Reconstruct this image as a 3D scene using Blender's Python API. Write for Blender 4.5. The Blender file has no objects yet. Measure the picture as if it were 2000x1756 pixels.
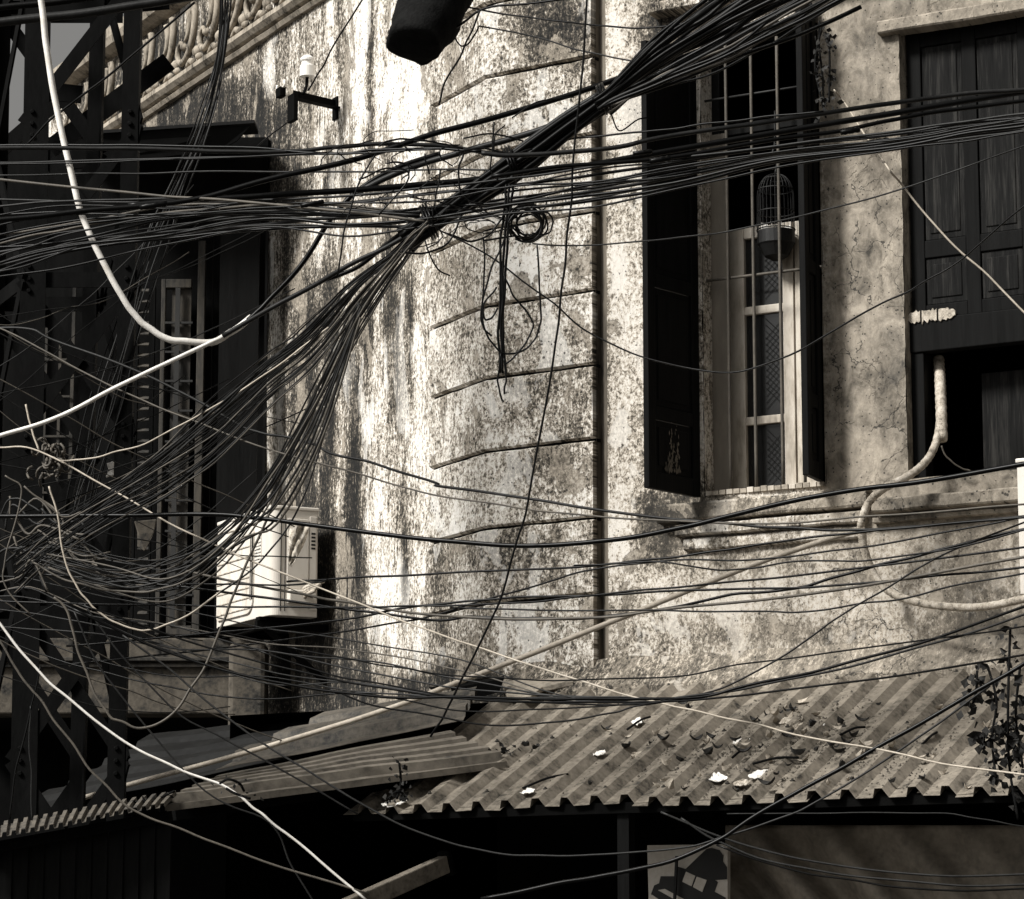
import bpy, math, random
from mathutils import Vector, noise
random.seed(7)
S = bpy.context.scene
COL = S.collection
# ------------------------------------------------------------------ camera, sky, sun, exposure
FPX = 6000.0                    # focal length in photo pixels (photo 2000 x 1756)
PITCH = math.atan((1900 - 878) / FPX)
CAMZ = 1.6
cam = bpy.data.cameras.new('camera'); cam.sensor_width = 36.0; cam.lens = 36.0 * FPX / 2000
cam.clip_start = 0.1; cam.clip_end = 2000
camo = bpy.data.objects.new('camera', cam); COL.objects.link(camo)
camo.location = (0, 0, CAMZ); camo.rotation_euler = (math.pi / 2 + PITCH, 0, 0)
S.camera = camo

SUN_EL, SUN_AZ = math.radians(44), math.radians(236)     # azimuth clockwise from +Y (north): the light comes over the viewer's shoulder
sdir = Vector((math.sin(SUN_AZ) * math.cos(SUN_EL), math.cos(SUN_AZ) * math.cos(SUN_EL), math.sin(SUN_EL)))
W = bpy.data.worlds.new('World'); S.world = W; W.use_nodes = True
nt = W.node_tree; nt.nodes.clear()
sky = nt.nodes.new('ShaderNodeTexSky'); sky.sky_type = 'NISHITA'; sky.sun_disc = False
sky.sun_elevation = SUN_EL; sky.sun_rotation = SUN_AZ
sky.air_density = 1.4; sky.dust_density = 6.0; sky.ozone_density = 0.5
bw = nt.nodes.new('ShaderNodeRGBToBW'); tint = nt.nodes.new('ShaderNodeMix'); tint.data_type = 'RGBA'; tint.blend_type = 'MULTIPLY'
tint.inputs['Factor'].default_value = 1.0; tint.inputs[7].default_value = (1.0, 0.985, 0.95, 1)
bg = nt.nodes.new('ShaderNodeBackground'); bg.inputs['Strength'].default_value = 0.07
wo = nt.nodes.new('ShaderNodeOutputWorld')
nt.links.new(sky.outputs[0], bw.inputs[0]); nt.links.new(bw.outputs[0], tint.inputs[6])
nt.links.new(tint.outputs[2], bg.inputs['Color']); nt.links.new(bg.outputs[0], wo.inputs['Surface'])
sl = bpy.data.lights.new('sun', 'SUN'); sl.energy = 4.6; sl.angle = math.radians(12); sl.color = (1.0, 0.98, 0.935)
so = bpy.data.objects.new('sun', sl); COL.objects.link(so); so.rotation_euler = sdir.to_track_quat('Z', 'Y').to_euler()
S.view_settings.view_transform = 'Standard'; S.view_settings.look = 'None'
S.view_settings.exposure = 0.42; S.view_settings.gamma = 1.0; S.view_settings.use_curve_mapping = False
S.cycles.max_bounces = 6

# ------------------------------------------------------------------ helpers
CAMP = Vector((0, 0, CAMZ)); CF = Vector((0, math.cos(PITCH), math.sin(PITCH))); CU = Vector((0, -math.sin(PITCH), math.cos(PITCH)))
def ray(x, y): return CF * FPX + Vector((1, 0, 0)) * (x - 1000) + CU * (878 - y)
def at(x, y, Y):
    r = ray(x, y); return CAMP + r * (Y / r.y)
def proj(p):
    q = Vector(p) - CAMP; f = q.dot(CF); return 1000 + FPX * q.x / f, 878 - FPX * q.dot(CU) / f
class Fac:
    """a vertical facade: origin, direction d to the viewer's right, outward normal n"""
    def __init__(self, o, ang):
        a = math.radians(ang); self.o = Vector((o[0], o[1], 0)); self.d = Vector((math.sin(a), -math.cos(a), 0)); self.n = Vector((-math.cos(a), -math.sin(a), 0))
    def P(self, s, z, out=0.0): return self.o + self.d * s + self.n * out + Vector((0, 0, z))
    def hit(self, x, y, out=0.0):
        r = ray(x, y); o = self.o + self.n * out; t = (o - CAMP).dot(self.n) / r.dot(self.n); return CAMP + r * t
    def uv(self, x, y, out=0.0):
        p = self.hit(x, y, out); return (p - self.o).dot(self.d), p.z
    def s(self, x, y=900, out=0.0): return self.uv(x, y, out)[0]
    def z(self, x, y, out=0.0): return self.uv(x, y, out)[1]
class Frame:
    def __init__(self, o, X, Y, Z): self.o, self.X, self.Y, self.Z = Vector(o), Vector(X).normalized(), Vector(Y).normalized(), Vector(Z).normalized()
    def P(self, x, y, z): return self.o + self.X * x + self.Y * y + self.Z * z
WORLD = Frame((0, 0, 0), (1, 0, 0), (0, 1, 0), (0, 0, 1))

def catmull(pts, per=8):
    P = [Vector(p) for p in pts]
    if len(P) < 3:
        return [P[0].lerp(P[-1], i / per) for i in range(per + 1)]
    out = []
    Q = [P[0] * 2 - P[1]] + P + [P[-1] * 2 - P[-2]]
    for i in range(1, len(Q) - 2):
        a, b, c, d = Q[i - 1], Q[i], Q[i + 1], Q[i + 2]
        for k in range(per):
            t = k / per
            out.append(0.5 * ((2 * b) + (c - a) * t + (2 * a - 5 * b + 4 * c - d) * t * t + (3 * b - a - 3 * c + d) * t ** 3))
    out.append(P[-1]); return out

class MB:
    def __init__(self): self.v = []; self.f = []; self.uv = None
    def add(self, vs, fs):
        b = len(self.v); self.v += [Vector(p) for p in vs]; self.f += [tuple(i + b for i in f) for f in fs]; return self
    def box(self, fr, x0, x1, y0, y1, z0, z1):
        c = [fr.P(x, y, z) for z in (z0, z1) for y in (y0, y1) for x in (x0, x1)]
        return self.add(c, [(0, 2, 3, 1), (4, 5, 7, 6), (0, 1, 5, 4), (2, 6, 7, 3), (0, 4, 6, 2), (1, 3, 7, 5)])
    def prism(self, poly, off):
        """closed polygon of points extruded by the vector off"""
        n = len(poly); a = [Vector(p) for p in poly]; b = [p + Vector(off) for p in a]
        return self.add(a + b, [tuple(range(n))[::-1], tuple(range(n, 2 * n))] + [(i, (i + 1) % n, n + (i + 1) % n, n + i) for i in range(n)])
    def tube(self, pts, r, sides=6, cap=True):
        n = len(pts); vs = []; fs = []
        up = Vector((0, 0, 1)); prev = None
        for i, p in enumerate(pts):
            t = (pts[min(i + 1, n - 1)] - pts[max(i - 1, 0)])
            t = t.normalized() if t.length > 1e-9 else Vector((1, 0, 0))
            if prev is None:
                a = t.cross(up)
                if a.length < 1e-3: a = t.cross(Vector((1, 0, 0)))
            else: a = prev - t * prev.dot(t)
            a.normalize(); prev = a; b = t.cross(a)
            rr = r(i / (n - 1)) if callable(r) else r
            vs += [p + (a * math.cos(2 * math.pi * k / sides) + b * math.sin(2 * math.pi * k / sides)) * rr for k in range(sides)]
        for i in range(n - 1):
            for k in range(sides):
                k2 = (k + 1) % sides
                fs.append((i * sides + k, i * sides + k2, (i + 1) * sides + k2, (i + 1) * sides + k))
        if cap: fs += [tuple(range(sides))[::-1], tuple(range((n - 1) * sides, n * sides))]
        return self.add(vs, fs)
    def lathe(self, fr, prof, seg=18):
        """prof: (radius, z) along the frame's Z"""
        n = len(prof); vs = [fr.P(r * math.cos(2 * math.pi * k / seg), r * math.sin(2 * math.pi * k / seg), z) for r, z in prof for k in range(seg)]
        fs = [(i * seg + k, i * seg + (k + 1) % seg, (i + 1) * seg + (k + 1) % seg, (i + 1) * seg + k) for i in range(n - 1) for k in range(seg)]
        return self.add(vs, fs + [tuple(range(seg))[::-1], tuple(range((n - 1) * seg, n * seg))])
    def bar(self, p, q, w, h, up=(0, 0, 1)):
        """rectangular bar from p to q, w across, h along up"""
        p, q = Vector(p), Vector(q); t = (q - p); L = t.length; t.normalize(); u = Vector(up); s = t.cross(u)
        if s.length < 1e-4: s = t.cross(Vector((0, 1, 0)))
        s.normalize(); u = s.cross(t).normalized()
        return self.box(Frame(p, t, s, u), 0, L, -w / 2, w / 2, -h / 2, h / 2)
    def angle(self, p, q, w, th, a, b):
        """L-section bar from p to q with legs along a and b"""
        p, q = Vector(p), Vector(q); a = Vector(a).normalized(); b = Vector(b).normalized()
        pr = [p, p + a * w, p + a * w + b * th, p + a * th + b * th, p + a * th + b * w, p + b * w]
        return self.prism(pr, q - p)
    def build(self, name, mat, parent=None, smooth=False, bevel=0, base=None):
        o0 = parent_world(parent) if parent else (Vector(base) if base is not None else (sum(self.v, Vector()) / max(1, len(self.v)) if self.v else Vector()))
        me = bpy.data.meshes.new(name); me.from_pydata([p - o0 for p in self.v], [], self.f); me.update()
        if self.uv:
            l = me.uv_layers.new(name='UVMap')
            for lp in me.loops: l.data[lp.index].uv = self.uv[lp.vertex_index]
        if mat: me.materials.append(M[mat])
        if smooth:
            for pl in me.polygons: pl.use_smooth = True
        o = bpy.data.objects.new(name, me); COL.objects.link(o)
        if parent: o.parent = parent
        else: o.location = o0
        if bevel:
            m = o.modifiers.new('bevel', 'BEVEL'); m.width = bevel; m.segments = 2; m.limit_method = 'ANGLE'; m.angle_limit = math.radians(40)
        return o
def parent_world(o):
    p = Vector(o.location)
    while o.parent: o = o.parent; p += Vector(o.location)
    return p
def tag(o, label=None, cat=None, group=None, kind=None):
    if label: o['label'] = label
    if cat: o['category'] = cat
    if group: o['group'] = group
    if kind: o['kind'] = kind
    return o
def thing(name, label, cat, loc, group=None):
    o = bpy.data.objects.new(name, None); COL.objects.link(o); o.location = loc; o.empty_display_size = 0.1
    return tag(o, label, cat, group)

# ------------------------------------------------------------------ materials (sepia picture: all colours are warm greys)
M = {}
def sep(v):
    k = max(0, min(1, (v - .01) / .06)) * (1 - .75 * max(0, min(1, (v - .38) / .34)))      # mid tones are the brownest
    return (min(1, v * (1 + .085 * k)), v * (1 - .045 * k), v * (.985 - .20 * k), 1)
def mk(name):
    m = bpy.data.materials.new(name); m.use_nodes = True; M[name] = m
    t = m.node_tree; return m, t, t.nodes['Principled BSDF']
def nd(t, typ, **kw):
    n = t.nodes.new(typ)
    for k, v in kw.items(): setattr(n, k, v)
    return n
def math_(t, op, a, b=None, clamp=False):
    n = nd(t, 'ShaderNodeMath', operation=op); n.use_clamp = clamp
    for i, v in enumerate((a, b)):
        if v is None: continue
        if isinstance(v, (int, float)): n.inputs[i].default_value = v
        else: t.links.new(v, n.inputs[i])
    return n.outputs[0]
def noise_(t, vec, scale=(1, 1, 1), detail=5, rough=0.6, dist=0.0):
    mp = nd(t, 'ShaderNodeMapping'); mp.inputs['Scale'].default_value = scale; t.links.new(vec, mp.inputs['Vector'])
    n = nd(t, 'ShaderNodeTexNoise'); n.inputs['Scale'].default_value = 1.0; n.inputs['Detail'].default_value = detail
    n.inputs['Roughness'].default_value = rough; n.inputs['Distortion'].default_value = dist
    t.links.new(mp.outputs[0], n.inputs['Vector']); return n.outputs['Fac']
def ramp_(t, fac, stops):
    r = nd(t, 'ShaderNodeValToRGB'); e = r.color_ramp.elements
    while len(e) < len(stops): e.new(0.5)
    for q, (p, v) in zip(e, stops): q.position = p; q.color = sep(v)
    t.links.new(fac, r.inputs[0]); return r.outputs[0]
def bump_(t, b, h, strength=0.3, dist=0.01):
    n = nd(t, 'ShaderNodeBump'); n.inputs['Strength'].default_value = strength; n.inputs['Distance'].default_value = dist
    t.links.new(h, n.inputs['Height']); t.links.new(n.outputs[0], b.inputs['Normal'])
def plaster(name, white=0.80, shift=0.0, pits=0.5, streak=1.0):
    m, t, b = mk(name); b.inputs['Roughness'].default_value = 0.9; b.inputs['Specular IOR Level'].default_value = 0.15
    uv = nd(t, 'ShaderNodeUVMap').outputs[0]
    at_ = nd(t, 'ShaderNodeAttribute', attribute_name='stain_shade').outputs['Fac']
    tone = nd(t, 'ShaderNodeAttribute', attribute_name='tone').outputs['Fac']
    crack = nd(t, 'ShaderNodeAttribute', attribute_name='crack').outputs['Fac']
    n1 = noise_(t, uv, (8, 0.6, 1), 4, 0.65, 0.35); n2 = noise_(t, uv, (46, 7.0, 1), 4, 0.75, 0.6)
    n3 = noise_(t, uv, (2.1, 1.6, 1), 5, 0.7); n4 = noise_(t, uv, (52, 38, 1), 3, 0.85, 0.3)
    n5 = noise_(t, uv, (11, 8, 1), 4, 0.7, 0.5)
    s = math_(t, 'ADD', math_(t, 'MULTIPLY', n1, 0.30 * streak), math_(t, 'MULTIPLY', n2, 0.40 * streak))
    s = math_(t, 'ADD', s, math_(t, 'MULTIPLY', n3, 0.26)); s = math_(t, 'ADD', s, math_(t, 'MULTIPLY', n4, 0.66))
    s = math_(t, 'ADD', s, math_(t, 'MULTIPLY', n5, 0.26))
    s = math_(t, 'ADD', s, -0.5 * (0.70 * streak + 1.18) + 0.5 + shift)
    s = math_(t, 'ADD', s, math_(t, 'MULTIPLY', at_, 0.20))
    col = ramp_(t, s, [(0.42, white), (0.485, white * 0.70), (0.54, white * 0.30), (0.60, 0.07), (0.69, 0.015)])
    pn = noise_(t, uv, (3.4, 2.2 if streak < .9 else 1.1, 1), 8, 0.62, 0.4)
    def step_(v, a, b):
        r = nd(t, 'ShaderNodeMapRange'); r.interpolation_type = 'SMOOTHSTEP'; r.inputs[1].default_value = a; r.inputs[2].default_value = b; t.links.new(v, r.inputs[0]); return r.outputs[0]
    peel = step_(pn, 0.575, 0.590); wash = step_(pn, 0.44, 0.415)
    under = ramp_(t, math_(t, 'ADD', math_(t, 'MULTIPLY', n4, 0.6), math_(t, 'MULTIPLY', n5, 0.4)), [(0.36, white * .52), (0.50, white * .30), (0.60, 0.10), (0.70, 0.03)])
    mp_ = nd(t, 'ShaderNodeMix', data_type='RGBA', blend_type='MIX'); t.links.new(math_(t, 'MULTIPLY', peel, 0.85), mp_.inputs[0]); t.links.new(col, mp_.inputs[6]); t.links.new(under, mp_.inputs[7])
    mw_ = nd(t, 'ShaderNodeMix', data_type='RGBA', blend_type='MIX'); t.links.new(math_(t, 'MULTIPLY', wash, math_(t, 'SUBTRACT', 0.55, math_(t, 'MULTIPLY', at_, 0.8), True)), mw_.inputs[0]); t.links.new(mp_.outputs[2], mw_.inputs[6]); mw_.inputs[7].default_value = sep(white); col = mw_.outputs[2]
    # greyer tone towards the right pier and the lower wall
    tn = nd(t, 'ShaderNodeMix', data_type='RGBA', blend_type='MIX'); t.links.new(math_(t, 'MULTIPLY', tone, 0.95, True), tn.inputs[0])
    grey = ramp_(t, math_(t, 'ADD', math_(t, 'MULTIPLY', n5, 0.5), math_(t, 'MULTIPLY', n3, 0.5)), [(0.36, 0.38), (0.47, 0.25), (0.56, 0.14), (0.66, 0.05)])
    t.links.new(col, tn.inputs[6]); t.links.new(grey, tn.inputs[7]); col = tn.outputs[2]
    # pits
    vo = nd(t, 'ShaderNodeTexVoronoi'); vo.inputs['Scale'].default_value = 34; t.links.new(uv, vo.inputs['Vector'])
    pit = math_(t, 'LESS_THAN', math_(t, 'SUBTRACT', vo.outputs['Distance'], math_(t, 'MULTIPLY', math_(t, 'SUBTRACT', n5, 0.42), 0.9 * pits)), 0.10)
    # cracks
    wv = nd(t, 'ShaderNodeVectorMath', operation='ADD'); nn = nd(t, 'ShaderNodeTexNoise'); nn.inputs['Scale'].default_value = 5; nn.inputs['Detail'].default_value = 6
    t.links.new(uv, nn.inputs['Vector'])
    sc = nd(t, 'ShaderNodeVectorMath', operation='SCALE'); sc.inputs[3].default_value = 0.35; t.links.new(nn.outputs['Color'], sc.inputs[0])
    t.links.new(uv, wv.inputs[0]); t.links.new(sc.outputs[0], wv.inputs[1])
    v2 = nd(t, 'ShaderNodeTexVoronoi', feature='DISTANCE_TO_EDGE'); v2.inputs['Scale'].default_value = 3.1; t.links.new(wv.outputs[0], v2.inputs['Vector'])
    ck = math_(t, 'MULTIPLY', math_(t, 'LESS_THAN', v2.outputs['Distance'], 0.006), math_(t, 'GREATER_THAN', math_(t, 'ADD', crack, math_(t, 'MULTIPLY', n3, 0.8)), 0.92))
    hole = math_(t, 'MAXIMUM', pit, ck)
    mx = nd(t, 'ShaderNodeMix', data_type='RGBA', blend_type='MIX'); t.links.new(math_(t, 'MULTIPLY', hole, 0.85), mx.inputs[0])
    t.links.new(col, mx.inputs[6]); mx.inputs[7].default_value = sep(0.03); t.links.new(mx.outputs[2], b.inputs['Base Color'])
    h = math_(t, 'SUBTRACT', math_(t, 'ADD', n4, math_(t, 'MULTIPLY', n2, 0.7)), math_(t, 'MULTIPLY', hole, 0.9))
    h = math_(t, 'SUBTRACT', h, math_(t, 'MULTIPLY', peel, 0.8))
    bump_(t, b, math_(t, 'SUBTRACT', h, math_(t, 'MULTIPLY', s, 0.6)), 0.6, 0.012)
def simple(name, v, rough=0.6, var=0.35, scale=(6, 6, 6), metal=0.0, bump=0.15, spec=0.3, coord='Object', detail=5, dirt=None):
    m, t, b = mk(name); b.inputs['Roughness'].default_value = rough; b.inputs['Metallic'].default_value = metal; b.inputs['Specular IOR Level'].default_value = spec
    tc = nd(t, 'ShaderNodeTexCoord').outputs[coord]
    n = noise_(t, tc, scale, detail, 0.65); n2 = noise_(t, tc, tuple(s * 6 for s in scale), 3, 0.6)
    f = math_(t, 'ADD', math_(t, 'MULTIPLY', n, 0.65), math_(t, 'MULTIPLY', n2, 0.35))
    stops = [(0.32, v * (1 + var)), (0.5, v), (0.66, v * (1 - var))]
    if dirt is not None: stops = [(0.36, v * (1 + var)), (0.50, v), (0.58, (v + dirt) / 2), (0.66, dirt)]
    t.links.new(ramp_(t, f, stops), b.inputs['Base Color'])
    if bump: bump_(t, b, f, bump, 0.01)
    return m
plaster('plaster', 0.74, 0.014, 0.75)
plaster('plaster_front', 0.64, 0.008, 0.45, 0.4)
plaster('plaster_block', 0.76, 0.012, 0.9, 0.45)
plaster('plaster_mossy', 0.55, 0.06, 0.7, 0.5)
simple('ornament', 0.27, 0.9, 0.4, (8, 8, 3), dirt=0.010, bump=0.4, spec=.1)
simple('mortar', 0.28, 0.95, 0.35, (5, 5, 9), dirt=0.10, bump=0.5)
simple('black_wood', 0.0045, 0.55, 0.5, (14, 14, 1.2), bump=0.2, spec=0.06)
simple('old_wood', 0.004, 0.7, 0.6, (22, 22, 1.0), bump=0.35, spec=0.08)
simple('worn_panel', 0.008, 0.75, 2.6, (26, 26, 1.3), bump=0.4, spec=0.08, dirt=0.003)
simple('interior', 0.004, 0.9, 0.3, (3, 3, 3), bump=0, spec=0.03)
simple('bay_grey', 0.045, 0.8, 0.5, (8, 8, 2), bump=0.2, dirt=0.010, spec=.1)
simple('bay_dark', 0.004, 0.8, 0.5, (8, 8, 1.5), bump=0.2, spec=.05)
simple('bay_wall', 0.07, 0.9, 0.5, (6, 6, 6), bump=0.5, dirt=0.008, spec=.1)
simple('steel_dark', 0.0028, 0.75, 0.6, (9, 9, 3), bump=0.25, spec=0.05)
simple('iron', 0.006, 0.6, 0.5, (20, 20, 6), bump=0.3, dirt=0.012)
simple('rust_bar', 0.07, 0.7, 0.5, (30, 30, 9), bump=0.3, dirt=0.05)
simple('paint_cream', 0.46, 0.55, 0.18, (7, 7, 2), bump=0.1, dirt=0.22)
simple('paint_grey', 0.14, 0.7, 0.25, (5, 5, 1.6), bump=0.15, dirt=0.12)
simple('cable_black', 0.002, 0.36, 0.4, (12, 12, 12), bump=0.1, spec=0.13)
simple('cable_grey', 0.012, 0.5, 0.5, (10, 10, 10), bump=0.2, spec=0.2)
simple('cable_tan', 0.075, 0.6, 0.4, (10, 10, 10), bump=0.2, spec=0.3)
simple('cable_white', 0.70, 0.5, 0.2, (9, 9, 9), bump=0.1, spec=0.35)
simple('cable_pale', 0.36, 0.55, 0.3, (9, 9, 9), bump=0.15, spec=0.25)
simple('conduit', 0.36, 0.7, 0.5, (26, 26, 26), bump=0.5, dirt=0.05)
simple('sheet', 0.165, 0.66, 0.45, (7, 7, 7), bump=0.35, spec=0.12, dirt=0.03, detail=8)
simple('sheet_tin', 0.08, 0.7, 0.5, (9, 9, 9), bump=0.3, dirt=0.02)
simple('sheet_light', 0.11, 0.6, 0.40, (4, 4, 4), bump=0.25, spec=0.25, dirt=0.035, detail=8)
simple('sheet_dark', 0.008, 0.7, 0.5, (4, 4, 4), bump=0.25, dirt=0.005, spec=.1)
simple('channel_grime', 0.13, 0.95, 0.5, (6, 6, 1.2), bump=0.2, dirt=0.03, spec=.05)
simple('joint', 0.008, 0.95, 0.5, (9, 9, 9), bump=0.3, dirt=0.003, spec=.05)
simple('ac_white', 0.60, 0.42, 0.10, (3, 3, 1.2), bump=0.03, spec=0.4, dirt=0.55)
simple('ac_grille', 0.55, 0.5, 0.2, (4, 4, 1.5), bump=0.05, dirt=0.34)
simple('ink', 0.02, 0.6, 0.2, bump=0)
simple('ceramic', 0.80, 0.25, 0.08, (6, 6, 6), bump=0.02, spec=0.6)
simple('bark', 0.006, 0.95, 0.7, (16, 16, 16), bump=0.9, spec=0.1)
simple('leaf', 0.022, 0.8, 0.8, (20, 20, 20), bump=0.3, spec=0.2)
simple('leaf_pale', 0.33, 0.8, 0.4, (20, 20, 20), bump=0.3, spec=0.2)
simple('paper', 0.78, 0.7, 0.12, (20, 20, 20), bump=0.1)
simple('sign_board', 0.55, 0.6, 0.15, (9, 9, 9), bump=0.05)
simple('tarp', 0.24, 0.8, 0.35, (5, 5, 5), bump=0.3, dirt=0.14)
simple('cloth', 0.42, 0.9, 0.5, (30, 30, 30), bump=0.5, dirt=0.10)
simple('asphalt', 0.05, 0.9, 0.3, (5, 5, 5), bump=0.3)
simple('soil', 0.08, 1.0, 0.6, (40, 40, 40), bump=0.3)
m, t, b = mk('glass_dark'); b.inputs['Base Color'].default_value = sep(0.012); b.inputs['Roughness'].default_value = 0.12
tc = nd(t, 'ShaderNodeTexCoord').outputs['Object']; bump_(t, b, noise_(t, tc, (5, 5, 5), 2), 0.05)

# ------------------------------------------------------------------ layout of the house in plan
P1165 = at(1165, 900, 16.0)
def meet(o, ang, x, y=900):
    a = math.radians(ang); d = Vector((math.sin(a), -math.cos(a))); r = ray(x, y); r2 = Vector((r.x, r.y))
    # o + d*s = r2*t
    det = d.x * (-r2.y) - (-r2.x) * d.y; rhs = -Vector((o[0], o[1]))
    s = (rhs.x * (-r2.y) - (-r2.x) * rhs.y) / det
    return Vector((o[0] + d.x * s, o[1] + d.y * s))
C955 = meet(P1165, 55, 955)
F2 = Fac(P1165, 55)           # broad face of the corner strip, s runs negative to the left
F1 = Fac(C955, 28)            # flank that recedes to the left
C1187 = meet(P1165, 57, 1187)
F3 = Fac(C1187, 60)           # window front on the right
ZTOP = F1.z(445, 108) + 0.60
ground = MB().add([(-300, -300, 0), (300, -300, 0), (300, 300, 0), (-300, 300, 0)], [(0, 1, 2, 3)]).build('ground', 'asphalt'); tag(ground, kind='structure')

# stains of dirt, plus painted shade below the air conditioner; grey tone and cracks (photo pixels of the spot)
STAIN_SHADE = [(560, 420, 14, 200, .5), (640, 330, 12, 160, .45), (725, 180, 8, 220, .5), (668, 120, 10, 130, .5), (760, 500, 10, 200, .4), (800, 620, 9, 160, .45), (720, 620, 9, 120, .5), (610, 180, 14, 90, .4), (845, 300, 8, 160, .4), (790, 1100, 9, 160, .5), (640, 1050, 12, 160, .7), (575, 940, 10, 140, .6), (1175, 660, 10, 400, .3), (330, 110, 90, 90, .8), (480, 60, 90, 60, .5), (200, 200, 90, 90, .6), (430, 215, 120, 55, 1.1), (330, 240, 70, 40, .8), (500, 300, 60, 80, 1.0), (530, 360, 60, 60, .6), (450, 340, 80, 50, .8), (690, 1010, 13, 230, 1.5), (686, 1250, 20, 110, 1.0), (600, 880, 18, 200, .8), (650, 640, 70, 90, .45),
         (640, 880, 16, 130, .7), (565, 800, 14, 200, .4), (775, 700, 14, 200, .35), (620, 560, 40, 80, .4), (1085, 60, 75, 75, .95), (1050, 20, 40, 40, .6), (760, 1365, 170, 35, 1.3), (900, 1335, 90, 35, 1.2), (860, 1180, 25, 120, .5),
         (600, 1320, 90, 70, 1.4), (580, 1200, 70, 160, 1.1), (640, 1270, 50, 60, .8), (1290, 1010, 60, 50, .8), (1340, 985, 70, 28, .8), (1290, 1060, 45, 40, .9), (1060, 760, 80, 55, .35), (1080, 900, 70, 60, .4), (1010, 1090, 120, 60, .25),  # first spots: dirt together with painted shade below the air conditioner
         (740, 850, 20, 220, -.12), (700, 110, 60, 150, -.35), (800, 190, 40, 130, -.45), (560, 560, 20, 160, -.25), (600, 420, 50, 60, -.3), (820, 800, 18, 200, -.3), (1010, 520, 60, 50, -.5), (1215, 560, 25, 380, -.25), (1215, 1060, 40, 90, -.5),
         (760, 1180, 35, 120, -.4), (900, 1010, 60, 40, -.2), (1000, 860, 40, 25, -.5), (930, 780, 50, 40, -.3), (640, 200, 60, 80, -.3), (870, 880, 20, 200, -.1),
         (1200, 70, 30, 100, -.4), (1290, 40, 40, 60, .7), (1500, 1235, 200, 22, .25), (1370, 1160, 100, 50, -.2), (1560, 1180, 130, 50, -.35), (1880, 1120, 30, 120, .5), (1940, 1100, 25, 90, .4), (1730, 910, 30, 30, .6),
         (1640, 920, 40, 40, .7), (1645, 420, 18, 200, .25), (1720, 640, 30, 160, -.15), (1990, 1230, 150, 30, .8)]
def stain_shade_at(x, y):
    v = 0
    for sx, sy, rx, ry, a in STAIN_SHADE:
        q = ((x - sx) / rx) ** 2 + ((y - sy) / ry) ** 2
        if q < 9: v += (a * 1.5 if rx < 20 and a > 0 else a) * math.exp(-q)
    return min(v, .78 + .2 * noise.noise(Vector((x * .03, y * .008, 3))))
def sm(a, b, x):
    t = max(0, min(1, (x - a) / (b - a))); return t * t * (3 - 2 * t)
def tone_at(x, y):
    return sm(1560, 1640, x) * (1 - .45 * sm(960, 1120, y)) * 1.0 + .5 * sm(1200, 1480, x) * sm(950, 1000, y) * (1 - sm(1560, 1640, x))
def crack_at(x, y): return .55 * sm(1590, 1630, x) * (1 - sm(1770, 1800, x)) * sm(280, 340, y) + .35 * sm(1200, 1230, y) * sm(1180, 1200, x)
def finish_wall(o, mb_uv):
    me = o.data
    l = me.uv_layers.new(name='UVMap')
    for lp in me.loops: l.data[lp.index].uv = mb_uv[lp.vertex_index]
    A = {k: me.attributes.new(k, 'FLOAT', 'POINT') for k in ('stain_shade', 'tone', 'crack')}
    o0 = parent_world(o.parent) if o.parent else o.location
    for i, v in enumerate(me.vertices):
        x, y = proj(v.co + o0)
        A['stain_shade'].data[i].value = stain_shade_at(x, y); A['tone'].data[i].value = tone_at(x, y); A['crack'].data[i].value = crack_at(x, y)
def lines(a, b, extra, step):
    ks = sorted(set([a, b] + [e for e in extra if a < e < b])); out = []
    for p, q in zip(ks, ks[1:]):
        n = max(1, round((q - p) / step)); out += [p + (q - p) * i / n for i in range(n)]
    return out + [b]
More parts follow.
